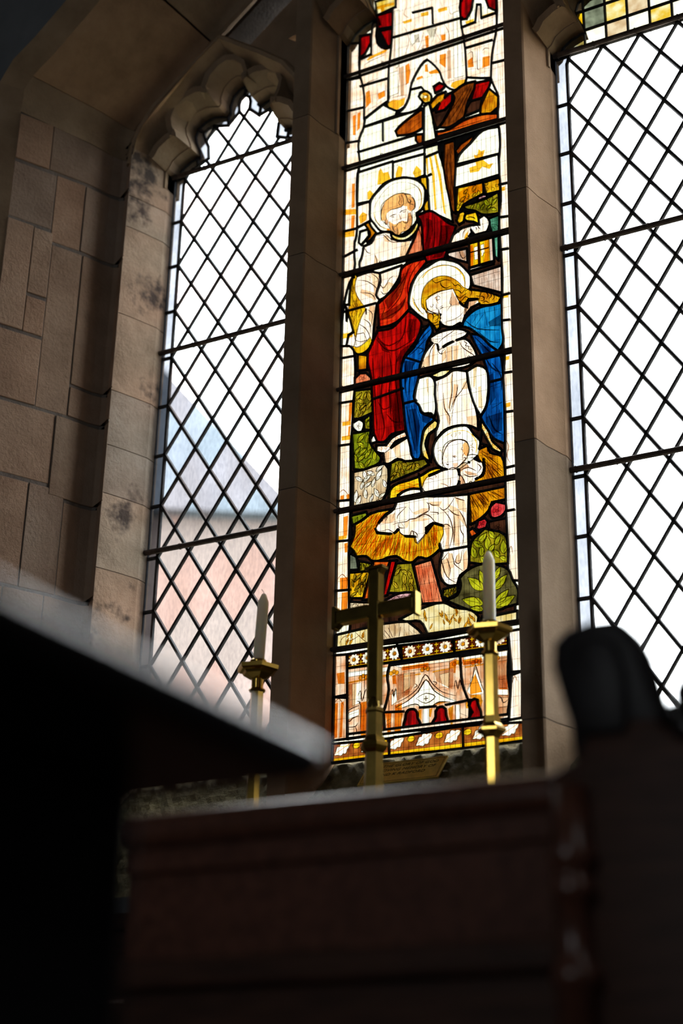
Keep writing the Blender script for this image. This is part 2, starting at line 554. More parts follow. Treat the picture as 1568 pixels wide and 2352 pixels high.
r0 = ring(0.0)
loft([[(x, -0.56, z) for x, z in FACE], [(x, -0.50, z) for x, z in r0], [(x, -0.49, z) for x, z in offset(r0, 0.03)], [(x, -0.55, z) for x, z in offset(FACE, 0.01)]]).build('chamfered_arris', 'stone', wall)

# reveal: mortar bed and the dressed stones of both jambs and the arch
reveal = empty('trim_1', kind='structure')


def jamb_xy(f, side, back=0.0):
    x = -1.227 + 0.227 * f
    return x if side < 0 else 2 * CX0 - x


PLEN = [0.0]
for (f0, y0), (f1, y1) in zip(PROF, PROF[1:]):
    PLEN.append(PLEN[-1] + math.hypot((f1 - f0) * 0.227, y1 - y0))


def prof_at(s):
    s = max(0.0, min(PLEN[-1], s))
    for k in range(len(PROF) - 1):
        if s <= PLEN[k + 1] + 1e-9:
            t = (s - PLEN[k]) / (PLEN[k + 1] - PLEN[k])
            return (PROF[k][0] + (PROF[k + 1][0] - PROF[k][0]) * t, PROF[k][1] + (PROF[k + 1][1] - PROF[k][1]) * t)
    return PROF[-1]


def prof_range(s0, s1):
    ss = [s0] + [p for p in PLEN if s0 + 0.004 < p < s1 - 0.004] + [s1]
    return [prof_at(s) for s in ss]


C_ = PLEN[-1]
BLOCKS = [(0, .17, 1.30, 1.75), (.17, C_, 1.30, 1.75), (0, .12, 1.75, 2.27), (.12, .25, 1.75, 2.27), (.25, C_, 1.75, 2.27),
          (0, .166, 2.27, 2.62), (.166, .285, 2.27, 2.62), (.285, C_, 2.27, 2.585), (0, .23, 2.62, 2.865), (.23, C_, 2.585, 2.865),
          (0, .158, 2.865, 3.108), (.158, .268, 2.865, 3.462), (.268, C_, 2.865, 2.977), (.268, C_, 2.977, 3.462),
          (0, .09, 3.108, 3.505), (.09, .158, 3.108, 3.25), (.09, .158, 3.25, 3.505), (0, .15, 3.505, 3.727), (.15, .255, 3.462, 3.727), (.255, C_, 3.462, 3.727),
          (0, .12, 3.727, 3.912), (.12, C_, 3.727, 3.912)]
GAP, HGAP = 0.0016, 0.0068
for side in (-1, 1):
    pts = [(jamb_xy(f, side) + 0.0025 * side, y + 0.0018) for f, y in PROF]
    far = [(jamb_xy(0, side) + 0.05 * side, -0.495), (jamb_xy(1.0, side) + 0.07 * side, -0.12)]
    MB().column(pts + [far[1], (far[0][0], -0.12), far[0]], 1.30, 3.93).build('mortar_bed', 'mortar', reveal)
    for s0, s1, z0, z1 in BLOCKS:
        pr = prof_range(s0 + (GAP if s0 else 0), s1 - (GAP if s1 < C_ else 0))
        pd = random.uniform(-0.002, 0.003)
        a = [(jamb_xy(f, side) - pd * side, y - pd * 0.6) for f, y in pr]
        b = [(x + 0.03 * side, y + 0.02) for x, y in a]
        MB().column(a + b[::-1], z0 + HGAP * random.uniform(0.6, 1.3), z1 - HGAP * random.uniform(0.6, 1.3)).build('stone', 'stone_pink', reveal, bevel=0.0015, seg=1)


def ring_t(f, t):
    k = min(int(t), len(COUT) - 2)
    u = t - k
    o = (COUT[k][0] + (COUT[k + 1][0] - COUT[k][0]) * u, COUT[k][1] + (COUT[k + 1][1] - COUT[k][1]) * u)
    i = (CIN[k][0] + (CIN[k + 1][0] - CIN[k][0]) * u, CIN[k][1] + (CIN[k + 1][1] - CIN[k][1]) * u)
    return (o[0] + (i[0] - o[0]) * f, o[1] + (i[1] - o[1]) * f)


# arch stones: the same section carried round the arch
for side in (-1, 1):
    for t0, t1 in ((1.42, 3.0), (3.02, 5.3), (5.32, 6.25), (6.27, 7.0)):
        ts = [t0] + [k for k in range(2, 7) if t0 + 0.02 < k < t1 - 0.02] + [t1]
        paths = []
        sec = [(f, y, 0.0) for f, y in PROF] + [(f, y + 0.02, 0.045) for f, y in reversed(PROF)]
        for f, y, back in sec:
            line = []
            for t in ts:
                x, z = ring_t(f, t)
                z += back * (0.8 if t > 2.5 else 0.3)
                x -= back * (0.5 if t > 2.5 else 1.0)
                line.append(((x if side < 0 else 2 * CX0 - x), y, z))
            paths.append(line)
        loft(paths).build('voussoir', 'stone', reveal, bevel=0.0, smooth=True, angle=0.9)
    mid = [ring_t(0.5, t) for t in (1.2, 2, 3, 4, 5, 6, 7)]

# sill: steep weathered slope below the glass
sill = empty('trim_2', kind='structure')
mb = MB()
NX, NY = 160, 26
for j in range(NY + 1):
    for i in range(NX + 1):
        x = -1.25 + 2.55 * i / NX
        t = j / NY
        y = 0.02 - 0.40 * t
        z = 1.744 - 0.44 * t
        h = random.uniform(-0.003, 0.003) if 0 < j else 0
        mb.v.append((x, y - h, z + h))
for j in range(NY):
    for i in range(NX):
        a = j * (NX + 1) + i
        mb.f.append((a, a + 1, a + NX + 2, a + NX + 1))
n0 = len(mb.v)
mb.v += [(-1.25, 0.1, 1.744), (1.30, 0.1, 1.744), (-1.25, 0.1, 1.25), (1.30, 0.1, 1.25), (-1.25, -0.38, 1.25), (1.30, -0.38, 1.25)]
mb.f += [(0, n0, n0 + 1, NX), (n0, n0 + 2, n0 + 3, n0 + 1), (n0 + 2, n0 + 4, n0 + 5, n0 + 3)]
mb.build('sloping_sill', 'rubble', sill)

# ------------------------------------------------------------------ mullions, jamb mouldings, tracery
MH, MN, MD = 0.065, 0.028, 0.185
JM = {-1: [1.42, 2.50, 3.285, 3.80, 4.45], 1: [1.42, 1.735, 2.498, 3.295, 4.02, 4.45]}


def mull_section(c):
    half = [(MN, -MD), (MN + 0.004, -MD + 0.006), (0.040, -0.125), (0.052, -0.085), (0.060, -0.055), (MH, -0.045), (MH, 0.012), (0.028, 0.05)]
    return [(c + x, y) for x, y in half] + [(c - x, y) for x, y in reversed(half)]


for n, (c, side) in enumerate(((-0.34, -1), (0.39, 1))):
    m = empty('mullion', kind='structure')
    zs = JM[side]
    for a, b in zip(zs, zs[1:]):
        MB().column(mull_section(c), a + 0.0015, b - 0.0015).build('stone', 'mullion', m, smooth=True, angle=0.35)
    MB().column([(c + (x - c) * 0.96, y * 0.985) for x, y in mull_section(c)], zs[0], zs[-1]).build('mortar_core', 'mortar', m)

for side in (-1, 1):
    jm = empty('jamb_moulding', kind='structure')
    sx = lambda x: x if side < 0 else 2 * CX0 - x
    zs = [1.42, 1.95, 2.371, 2.618, 2.782, 2.973, 3.255, 3.587, 3.709, 3.90]
    sec = [(sx(-1.0 + o), y) for o, y in MOUL] + [(sx(-1.03), 0.10), (sx(-1.03), -0.15)]
    for a, b in zip(zs, zs[1:]):
        MB().column(sec, a + 0.0015, b - 0.0015).build('stone', 'jamb', jm, smooth=True, angle=0.35)
    MB().column([(x - 0.003 * (1 if side < 0 else -1), y + 0.002) for x, y in sec], 1.42, 3.895).build('mortar_core', 'mortar', jm)

trac = empty('tracery', kind='structure')
LARCH = [(-0.33, 3.84), (-0.325, 3.90), (-0.305, 3.965), (-0.25, 4.045), (-0.16, 4.12), (-0.08, 4.18), (0.0, 4.243)]


def light_arch(cx, dz=0.0, k=1.0):
    a = [(cx + x * k, z + dz) for x, z in LARCH]
    return a + [(2 * cx - x, z) for x, z in reversed(a[:-1])]


def in_big_arch(f, z0):
    return [(x, max(z, z0)) for x, z in ring(f)]


eye = [(-0.475, 4.258), (-0.385, 4.272), (-0.39, 4.19)]
plate(in_big_arch(0.985, 3.80), [OUTL[1], OUTL[2], OUTL[3], eye], -0.06, 0.03).build('spandrel_plate', 'mullion', trac)
for k, cx, dz, kk in ((1, -0.675, 0, 1.0), (2, 0.025, 0.335, 0.355 / 0.33), (3, 0.725, 0, 1.0)):
    f = HEAD[k]
    sec = [(0.0, 0.03), (0.0, -0.025), (0.006, -0.09), (0.016, -0.132), (0.034, -0.140), (0.052, -0.06), (0.052, 0.03)]
    loft([[(x, y, z) for x, z in offset(f, o)] for o, y in sec]).build('foiled_cusps', 'stone', trac, smooth=True, angle=0.7)
    la = light_arch(cx, dz, kk)
    sec = [(0.030, -0.055), (0.024, -0.17), (0.012, -0.185), (0.0, -0.182), (-0.020, -0.130), (-0.036, -0.10), (-0.036, -0.055)]
    loft([[(x, y, z) for x, z in offset(la, o)] for o, y in sec]).build('arch_moulding', 'stone', trac, smooth=True, angle=0.7)

# ------------------------------------------------------------------ leaded glazing
def lead_mesh(segs, width, y0=-0.006, y1=0.006):
    mb = MB()
    h = width / 2
    for (ax, az), (bx, bz) in segs:
        d = math.hypot(bx - ax, bz - az)
        if d < 1e-6:
            continue
        ux, uz = (bx - ax) / d, (bz - az) / d
        e = h * 0.55
        ax_, az_, bx_, bz_ = ax - ux * e, az - uz * e, bx + ux * e, bz + uz * e
        px, pz = -uz * h, ux * h
        q = 0.55
        vs = [(ax_ + px, 0.0, az_ + pz), (ax_ + px * q, y0, az_ + pz * q), (ax_ - px * q, y0, az_ - pz * q), (ax_ - px, 0.0, az_ - pz), (ax_, y1, az_),
              (bx_ + px, 0.0, bz_ + pz), (bx_ + px * q, y0, bz_ + pz * q), (bx_ - px * q, y0, bz_ - pz * q), (bx_ - px, 0.0, bz_ - pz), (bx_, y1, bz_)]
        mb.add(vs, [(0, 1, 6, 5), (1, 2, 7, 6), (2, 3, 8, 7), (3, 4, 9, 8), (4, 0, 5, 9), (4, 3, 2, 1, 0), (5, 6, 7, 8, 9)])
    return mb


def pane_mesh(vs, tris, y0=-0.0015, y1=0.0015):
    mb = MB()
    idx = {}
    for f in tris:
        for i in f:
            idx.setdefault(i, len(idx))
    n = len(idx)
    order = sorted(idx, key=lambda i: idx[i])
    mb.v = [(vs[i][0], y0, vs[i][1]) for i in order] + [(vs[i][0], y1, vs[i][1]) for i in order]
    cnt = {}
    for f in tris:
        g = [idx[i] for i in f]
        mb.f.append(tuple(g))
        mb.f.append(tuple(i + n for i in reversed(g)))
        for a, b in zip(g, g[1:] + g[:1]):
            cnt.setdefault((min(a, b), max(a, b)), []).append((a, b))
    for l in cnt.values():
        if len(l) == 1:
            a, b = l[0]
            mb.f.append((b, a, a + n, b + n))
    return mb


def quick(mb, name, mat, parent, **props):
    me = bpy.data.meshes.new(name)
    me.from_pydata(mb.v, [], mb.f)
    me.materials.append(MAT[mat])
    o = bpy.data.objects.new(name, me)
    COL.objects.link(o)
    o.parent = parent
    for k, v in props.items():
        o[k] = v
    return o


def arrange(outline, polys, cuts, is_lead=None, grp=None, soft=None):
    """planar arrangement: returns vertices, panes [(polygon index, triangles, area, perimeter)], lead edges"""
    (vs, es, fs, ov, oe, of), ne = cdt([outline] + polys, cuts)
    V = [(v.x, v.y) for v in vs]
    ecut = {}
    for e, o in zip(es, oe):
        if any(k < ne for k in o):
            a, b = V[e[0]], V[e[1]]
            k = [q for q in o if q < ne]
            if is_lead is None or is_lead(((a[0] + b[0]) / 2, (a[1] + b[1]) / 2), k):
                ecut[(min(e), max(e))] = True
    win = []
    for o in of:
        win.append(max(o) if 0 in o else -1)
    emap = {}
    for i, f in enumerate(fs):
        for a, b in zip(f, list(f[1:]) + [f[0]]):
            emap.setdefault((min(a, b), max(a, b)), []).append(i)
    comp = [-1] * len(fs)
    panes = []
    adj = {}
    for e, l in emap.items():
        if len(l) == 2 and win[l[0]] == win[l[1]] and e not in ecut:
            adj.setdefault(l[0], []).append(l[1])
            adj.setdefault(l[1], []).append(l[0])
    for i in range(len(fs)):
        if win[i] < 0 or comp[i] >= 0:
            continue
        st, tr = [i], []
        comp[i] = len(panes)
        while st:
            q = st.pop()
            tr.append(q)
            for r in adj.get(q, ()):
                if comp[r] < 0:
                    comp[r] = len(panes)
                    st.append(r)
        panes.append([win[i], tr, 0.0, 0.0])
    lead = []
    for e, l in emap.items():
        cs = {comp[q] for q in l}
        if len(l) == 1 and comp[l[0]] < 0:
            continue
        if cs == {-1}:
            continue
        gs = {(-1 if win[q] < 0 else (grp[win[q]] if grp else comp[q])) for q in l}
        same = grp is not None and len(l) == 2 and len(gs) == 1 and len({win[q] for q in l}) > 1
        if same and soft is not None:
            soft.append((V[e[0]], V[e[1]], win[l[0]], win[l[1]]))
        if (len(cs) > 1 and not same) or len(l) == 1 or e in ecut:
            lead.append((V[e[0]], V[e[1]]))
            d = math.hypot(V[e[0]][0] - V[e[1]][0], V[e[0]][1] - V[e[1]][1])
            for c in cs:
                if c >= 0:
                    panes[c][3] += d
    for p in panes:
        for t in p[1]:
            a, b, c = (V[i] for i in fs[t])
            p[2] += abs((b[0] - a[0]) * (c[1] - a[1]) - (c[0] - a[0]) * (b[1] - a[1])) / 2
        p[1] = [list(fs[t]) for t in p[1]]
    return V, panes, lead


def add_bars(win, x0, x1, zs, r=0.0066):
    for z in zs:
        bar = MB().tube([(x0 - 0.012, -0.019, z), (x1 + 0.012, -0.019, z)], r, 10).build('saddle_bar', 'iron', win, smooth=True)
        n = 5
        for i in range(n):
            x = x0 + (x1 - x0) * (i + 0.0 + (0.12 if i == 0 else 0)) / (n - 1) * 0.97
            a = [(x + 0.0105 * math.cos(q) * 0.15, -0.019 + 0.0095 * math.cos(q), z + 0.0095 * math.sin(q)) for q in [k * math.pi / 5 for k in range(11)]]
            quick(MB().tube(a, 0.0013, 5), 'wire_tie', 'iron', bar)


# plain side lights: a border fillet and a lattice of diamond quarries
DW, DH = 0.1165, 0.1764
for k in (1, 3):
    win = empty('window_%d' % k, kind='structure', label='plain leaded light of diamond quarries %s the coloured middle light' % ('left of' if k == 1 else 'right of'))
    xa, xb = LIGHTS[k]
    ol = OUTL[k]
    b = 0.037
    head_in = offset(HEAD[k], -b)
    inner = [(xa + b, SILL + 0.02)] + [(max(xa + b, min(xb - b, x)), z) for x, z in head_in] + [(xb - b, SILL + 0.02)]
    cxk = (xa + xb) / 2
    cuts, kinds = [], []
    for i in range(-30, 31):
        c = i
        # lines u = x/DW + z/DH = const and x/DW - z/DH = const through the node (left border, SPR)
        z0 = SPR - DH * 0.0
        p = lambda x: z0 + (c - (x - (xa + b)) / DW) * DH
        q = lambda x: z0 + (c + (x - (xa + b)) / DW) * DH
        cuts.append([(xa - 0.05, p(xa - 0.05)), (xb + 0.05, p(xb + 0.05))])
        cuts.append([(xa - 0.05, q(xa - 0.05)), (xb + 0.05, q(xb + 0.05))])
    nlat = len(cuts)
    for j in range(0, 13):
        z = SPR - DH * j
        if z > SILL + 0.03:
            cuts += [[(xa - 0.01, z), (xa + b, z)], [(xb - b, z), (xb + 0.01, z)]]
    for i in (4, 9, 13, 18, 23, 27, 32):
        cuts.append([HEAD[k][i], head_in[i]])
    lead_inner = lambda m, ks: (inside(m, inner) and not (k == 3 and m[1] > SPR)) or any(q >= nlat for q in ks)
    V, panes, lead = arrange(ol, [inner], cuts, lead_inner)
    lead = [s for s in lead]
    nodes = 0
    for wi, tris, area, per in panes:
        if area < 1.5e-5:
            continue
        cx = sum(V[i][0] for f in tris for i in f) / (3 * len(tris))
        cz = sum(V[i][1] for f in tris for i in f) / (3 * len(tris))
        if wi == 1:
            if k == 1:
                row = round((SPR - cz) / (DH / 2))
                mat = ('clear_pink' if row % 4 in (1, 2) else 'clear_grey')  # rows alternate to imitate the refraction, put into the glass colour
                if (row + round((cx - xa) / DW * 2)) % 7 == 0:
                    mat = 'clear'
            else:
                mat = 'clear'
            if k == 3 and cz > SPR:
                continue
            quick(pane_mesh(V, tris), 'quarry', mat, win)
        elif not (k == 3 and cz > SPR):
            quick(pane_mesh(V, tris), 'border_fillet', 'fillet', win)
    if k == 3:
        lead = [s for s in lead if (s[0][1] + s[1][1]) / 2 <= SPR + 0.002]
    edge = lambda s_: abs(s_[0][0] - s_[1][0]) < 1e-5 and (abs(s_[0][0] - xa) < 1e-4 or abs(s_[0][0] - xb) < 1e-4)
    lm = lead_mesh([s_ for s_ in lead if not edge(s_)], 0.0135 if k == 1 else 0.0125)
    l2 = lead_mesh([s_ for s_ in lead if edge(s_)], 0.006)
    lm.add(l2.v, l2.f)
    quick(lm, 'lead_came', 'lead', win)
    add_bars(win, xa, xb, (SPR, 3.172, 2.466), 0.0085)
    if k == 3:
        # coloured glass in the head of this light
        hd = [(xa, SPR)] + HEAD[k] + [(xb, SPR)]
        hc = [[(xa - .1, SPR + 0.075), (xb + .1, SPR + 0.085)], [(xa - .1, SPR + 0.15), (xb + .1, SPR + 0.16)]]
        hc += [[(xa + 0.03 + 0.068 * i, SPR - 0.1), (xa + 0.026 + 0.07 * i, SPR + 0.4)] for i in range(9)]
        V, panes, lead = arrange(hd, [], hc)
        cl = ['stainy', 'beige', 'white', 'meadow', 'grey', 'stainy', 'grey', 'blue', 'white', 'yellow']
        for n, (wi, tris, area, per) in enumerate(panes):
            if area < 2e-5:
                continue
            quick(pane_mesh(V, tris), 'coloured_pane', 'g_' + cl[random.randrange(len(cl))], win)
        quick(lead_mesh(lead, 0.009), 'head_lead_came', 'lead', win)

# ------------------------------------------------------------------ the coloured middle light
PANES = [
    ('under1', 'dark', '', [-230,3195,260,3064,258,2488,276,2185,277,2080,176,2057,-232,2061,-223,2156,-233,2657,-227,2920]),
    ('under2', 'dark', '', [-51,3298,89,3258,90,3425,267,3371,258,2975,-42,3052]),
    ('colL1', 'creamp', '', [-269,4201,-230,4189,-227,4054,-215,4009,-208,3957,-208,3840,-223,3802,-227,3769,-223,3678,-225,3675,-230,3629,-226,3457,-230,3417,-234,3405,-234,3288,-251,3257,-270,3162,-274,3042,-233,3032,-226,2988,-224,2882,-228,2837,-229,2780,-233,2696,-233,2657,-231,2490,-233,2344,-229,2157,-276,2157,-293,2669,-304,3893,-312,4217]),
    ('colR1', 'cream', '', [266,4275,264,4062,254,4013,245,3949,241,3874,249,3843,264,3795,260,3699,265,3670,266,3606,259,3540,262,3572,257,3542,262,3496,264,3407,258,3365,260,3235,263,3150,261,3087,258,3047,258,2975,259,2925,264,2876,258,2805,261,2687,257,2488,257,2387,260,2277,259,2217,272,2183,297,2178,307,2545,315,3680,329,4249]),
    ('canopyC', 'cream', 'pale canopy glass with drawn pinnacles above the star', [-108,4482,-107,4277,-108,4171,-112,4112,-119,4044,-123,3986,-118,3925,-124,3898,-110,3872,-88,3861,-62,3867,-45,3900,-36,3950,-18,3988,8,4022,21,4027,38,4006,64,3962,71,3936,85,3901,107,3877,128,3868,147,3877,158,3904,155,4011,149,4072,141,4125,140,4225,142,4377]),
    ('redA1', 'ruby', 'ruby red glass beside the canopy', [-166,4280,-107,4277,-107.6,4210.0,-161,4221]),
    ('redA2', 'ruby', '', [-154,4211,-107.7,4204.0,-110.4,4134.9,-124,4134,-140,4178]),
    ('redA3', 'ruby', '', [-228,4216,-190,4211,-187,4175,-208,4137,-228.6,4125.9]),
    ('yelA', 'stainy', 'yellow and white glass with a small cross', [-172,4342,-95,4337,-95,4289,-166,4280]),
    ('canopyL', 'creamp', '', [-228.4,4119.0,-185,4126,-183,4230,-178,4253,-163.6,4251.6,-164,4166,-135,4130,-110.9,4127.9,-115.0,4082.8,-118.8,4045.6,-120.9,3911.8,-137,3906,-208.0,3870.0,-208.0,3928.0,-208.7,3961.9,-217.1,4016.8,-227.2,4063.0]),
    ('redB1', 'ruby', '', [140.1,4215.0,167,4245,186,4227,183,4198,179,4170,161,4139,140.8,4143.9]),
    ('redB2', 'ruby', '', [220,4223,265.4,4207.9,264.6,4130.0,238,4155]),
    ('canopyR', 'creamp', '', [143.1,4110.9,191,4114,198,4182,211,4177,212,4122,264.6,4122.9,264,4062,250.2,3985.7,245,3949,241,3874,208,3885,157.9,3905.9,156.1,3972.0,154.0,4020.9]),
    ('skyA1', 'white', '', [-203.2,3872.4,-139.0,3905.0,-116.2,3883.5,-88,3861,-93,3844,-208,3840]),
    ('skyA2', 'white', '', [-91.9,3847.7,-62,3867,-45,3900,-39.8,3928.9,-1,3925,8,3908,1,3855,-18,3840]),
    ('roofL', 'rust', 'rust brown timber of the stable roof', [-93,3783,-79,3797,-44,3818,4,3839,4,3763,-18,3756,-40,3754,-86,3764]),
    ('roofL2', 'rust', '', [-20,3745,4,3740,4,3706,-10,3703,-20,3724]),
    ('roofd1', 'dark', '', [31,3818,106,3827,110,3821,67,3749,52,3744]),
    ('roofr0', 'ruby', '', [42,3911,64,3919,85.6,3900.3,70,3887,47,3885]),
    ('roofy1', 'amber', 'amber roof timber beside the star', [28,3849,55,3873,86,3876,81,3853,38.0,3818.8]),
    ('roofr1', 'red', '', [50,3808,62.8,3838.5,94,3864,107,3866,105.5,3826.9,80,3807]),
    ('roofb1', 'brown', 'broad brown thatch of the stable roof', [106.9,3863.2,149.3,3882.5,188,3880,185,3855,162,3811,148,3755,97,3735,60.4,3746.8,76.8,3765.5,102.6,3808.6,115,3842]),
    ('roofr2', 'red', 'deep red tile of the stable roof', [187.2,3873.3,242.9,3866.8,233,3838,212,3808,170,3809,183.2,3851.5]),
    ('roofd2', 'dark', '', [170,3809,209.2,3808.1,203,3764,148.7,3757.8,155.8,3786.3]),
    ('roofy2', 'amber', 'amber gable end of the stable roof', [232.6,3837.4,264,3795,262.2,3752.9,234,3735,202,3748,205.5,3781.6]),
    ('roofo1', 'orange', 'long orange beam under the roof', [51,3732,93,3727,143,3744,207.9,3745.6,261.3,3730.8,260.4,3708.8,193,3712,126,3711,54,3712]),
    ('post', 'brown', 'brown timber post of the stable', [77,3678,114,3679,116,3610,118,3633,117,3583,112,3499,115,3408,102,3421,83,3530,74,3588,72,3644,75,3577]),
    ('brace', 'rust', '', [115.2,3638.8,134,3659,176,3676,180,3666,158,3640,126,3618]),
    ('star', 'stainy', 'round glass with the white star', [7.8,3906.6,27,3893,35,3874,32.5,3853.0,12,3856,2.7,3868.2,-10,3890,-3,3904]),
    ('ray1', 'pale', "pale shaft of the star's ray", [9,3846,25.3,3854.1,38.2,3792.8,51,3699,8,3695]),
    ('ray2', 'pale', "striped lower shaft of the star's ray", [11,3685,59,3684,60,3652,73.6,3598.2,83.7,3526.1,97.1,3449.0,105,3380,45,3429,27,3444,22,3527,18,3574,11,3581]),
    ('skyR1', 'white', '', [117.1,3586.2,132.2,3622.2,165.9,3649.3,209,3684,263.3,3679.9,266.0,3608.1,263.2,3579.5]),
    ('skyR2', 'white', '', [116.8,3579.4,256.2,3579.8,260.1,3579.6,261.3,3502.6,112.1,3500.5,117,3583]),
    ('plR1', 'gold', '', [121.9,3500.6,207,3493,209,3450,184,3444,143,3430,127,3408,114.8,3414.8]),
    ('plR2', 'gold', '', [207.1,3491.7,262.1,3493.1,263.2,3443.1,217,3445]),
    ('grR1', 'olive', 'olive leaves behind the lantern', [141.1,3427.4,188,3429,220,3433,257.1,3443.3,258,3365,207,3375,180,3397,147,3415]),
    ('roseR', 'mauve', '', [202.9,3448.5,217.0,3445.0,220,3433,210.0,3431.8,199.4,3430.4,190.5,3429.3,188.0,3445.0,194.1,3446.4]),
    ('teal', 'teal', '', [222,3357,258.1,3361.1,252,3201,240,3219,237,3284,227,3330]),
    ('fence', 'fencew', 'pale wooden fence boards beside the halo', [160,3176,261.9,3181.1,261,3087,218,3111,170,3137]),
    ('trW1', 'white', '', [-225.8,3667.6,-101,3670,-101,3601,-134,3593,-169,3558,-182,3543,-228.1,3547.8]),
    ('trW2', 'white', '', [-101.0,3666.0,11.0,3662.0,11,3581,-18,3577,-61,3596,-101,3601]),
    ('trG', 'gold', '', [-6.1,3578.6,18,3574,27,3444,9,3444,7,3472,23.6,3500.3,11,3529,-3,3557]),
    ('pkL', 'cream', '', [-228.0,3541.9,-182,3543,-180,3469,-226,3457]),
    ('sprig', 'amber', '', [-200.4,3463.7,-184.9,3467.7,-175,3445,-157,3417,-171,3403,-188,3390,-193,3401,-180,3419,-187,3440]),
    ('haloJ', 'white', "white halo with a thin yellow ring behind the bearded man's head", [-181.1,3510.9,-176.7,3549.2,-149.0,3578.0,-117.0,3597.1,-77.6,3598.1,-37.0,3585.4,-3.0,3557.0,11.1,3528.8,12,3503,9.3,3475.8,-1,3457,-18,3448,-16,3421,-43,3394,-77,3381,-111,3409,-128,3413,-145,3424,-163,3451,-180.3,3481.8]),
    ('sleeveJ', 'cream', 'white sleeve of the bearded man', [-223,3279,-174,3280,-144,3267,-141,3236,-155,3191,-143,3170,-149,3159,-153,3134,-153,3153,-162,3078,-164,3040,-168,3020,-191,2999,-216,2999,-230.8,3018.0,-245.5,3035.0,-255.8,3037.6,-249,3074,-232,3081,-253,3158,-265.1,3186.6,-249,3182,-246,3238,-239.9,3277.2]),
    ('robeJ', 'cream', 'white tunic of the bearded man', [-213,3294,-215,3327,-209,3339,-201,3381,-175,3387,-161.0,3413.0,-128,3413,-103.2,3402.6,-102,3380,-77,3365,-39,3358,-18,3382,-22,3365,-43,3322,-55,3298]),
    ('robeJ2', 'cream', '', [-144,3267,-67,3274,-76,3234,-93,3208,-122,3177,-143,3170,-155,3191,-141,3236]),
    ('strip', 'salmon', "salmon stole over the bearded man's shoulder", [-12,3401,0,3405,6,3299,-55,3298,-43,3322,-22,3365]),
    ('headJ', 'flesh', "bearded man's curly brown head bent downwards", [-142,3490,-139,3517,-116,3533,-86,3542,-61,3535,-38,3523,-23,3495,-21,3471,-34,3462,-32,3425,-38.0,3399.0,-58.5,3388.1,-81.8,3385.0,-97.5,3397.9,-111,3422,-120,3438,-133,3451,-141,3471]),
    ('collarJ', 'stainy', '', [-107.8,3404.5,-79.4,3383.0,-59,3378,-34,3391,-16,3421,-9.6,3401.8,-23.0,3376.3,-52.0,3360.4,-79.2,3366.3,-102.3,3385.0]),
    ('mantleJ1', 'ruby', "dark ruby cloak over the bearded man's arm", [-17.3,3438.9,27,3444,58.1,3418.3,90,3381,115,3363,106,3331,90,3296,77,3257,15,3261,5.6,3306.9,1.0,3387.8,-5,3418]),
    ('lily', 'white', '', [-215,3439,-187,3440,-183.7,3413.9,-210,3388,-219,3400]),
    ('armJ', 'cream', '', [92.3,3301.1,107.1,3334.9,134,3349,163,3350,167,3322,150,3301]),
    ('armJ2', 'fencew', '', [83.5,3276.5,150,3272,152,3222,121,3240,88,3262]),
    ('cuff', 'gold', '', [118,3380,127,3408,141,3409,148,3398,141,3369,126,3364]),
    ('lanTop', 'cream', '', [143.0,3301.0,158.5,3311.6,231.1,3311.1,233.6,3299.6,158,3294]),
    ('lantern', 'yellow', 'glowing yellow panes of the lantern', [158.0,3294.0,223,3289,225,3203,158,3201]),
    ('lanR', 'fencew', '', [223,3289,236.0,3288.8,238,3202,225,3203]),
    ('lanB', 'cream', '', [158.0,3201.0,238,3202,236,3193,156,3189]),
    ('ring', 'yellow', '', [143.8,3380.5,147.5,3395.8,182.8,3394.7,190,3368,192,3345,175,3359,151,3370]),
    ('handJ', 'flesh', '', [165.5,3332.4,163,3350,192,3345,190.1,3366.7,207.9,3374.8,222,3357,226.4,3333.4,217.0,3311.2,178.0,3311.5]),
    ('mantleJ2', 'vermil', "orange red fold of the bearded man's cloak", [-54,3273,11.9,3276.0,16.3,3260.9,-10,3233,-34,3197,-43,3147,-42,3110,-46,3107,-75,3081,-108,3072,-149,3074,-144,3078,-149,3159,-118.8,3180.4,-76,3217,-70.4,3258.7]),
    ('mantleJ3', 'red', 'long deep red lower robe of the bearded man', [-149,3064,-100,3062,-67.9,3087.4,-45.4,3107.5,-10,3072,-1,3048,-18,2998,-42,2971,-58,2950,-68,2911,-71,2883,-62,2799,-53,2732,-53,2704,-97,2702,-121,2683,-146,2688,-158,2719,-161,2781,-169,2906,-183,2985,-166.6,3027.1,-154,3054]),
    ('goldL', 'gold', 'golden lily stem held by the bearded man', [-234.0,3293.0,-213,3294,-223,3279,-229,3229,-215,3194,-192,3153,-189,3131,-189,3154,-205,3127,-218,3088,-223,3059,-232,3081,-244.5,3126.8,-259.4,3173.2,-257,3127,-249,3182,-246,3238,-234.4,3277.8]),
    ('liningJ', 'yellow', '', [-233,3032,-219,3024,-196,3031,-173,3049,-168.0,3023.4,-191,2999,-216,2999,-230.3,3014.8]),
    ('handL', 'flesh', '', [-255.8,3037.6,-249,3074,-230.3,3076.9,-225,3050,-229.1,3029.8,-245.5,3035.0]),
    ('handL2', 'flesh', '', [-221.0,3070.4,-196,3069,-184.9,3039.7,-208,3040,-225.0,3050.0]),
    ('plC1', 'amber', '', [-216,2999,-182.0,2987.7,-183,2938,-215,2942]),
    ('flC1', 'salmon', 'salmon flower between the column and the red robe', [-224.7,2919.0,-207,2932,-186,2927,-169.3,2907.8,-168.1,2891.5,-224.1,2889.0]),
    ('plC2', 'olive', '', [-224.5,2876.3,-166.6,2869.2,-161.4,2787.4,-208,2777,-228.9,2783.1]),
    ('plC3', 'olive', '', [-194,2771,-169.3,2785.6,-168,2731,-189,2738]),
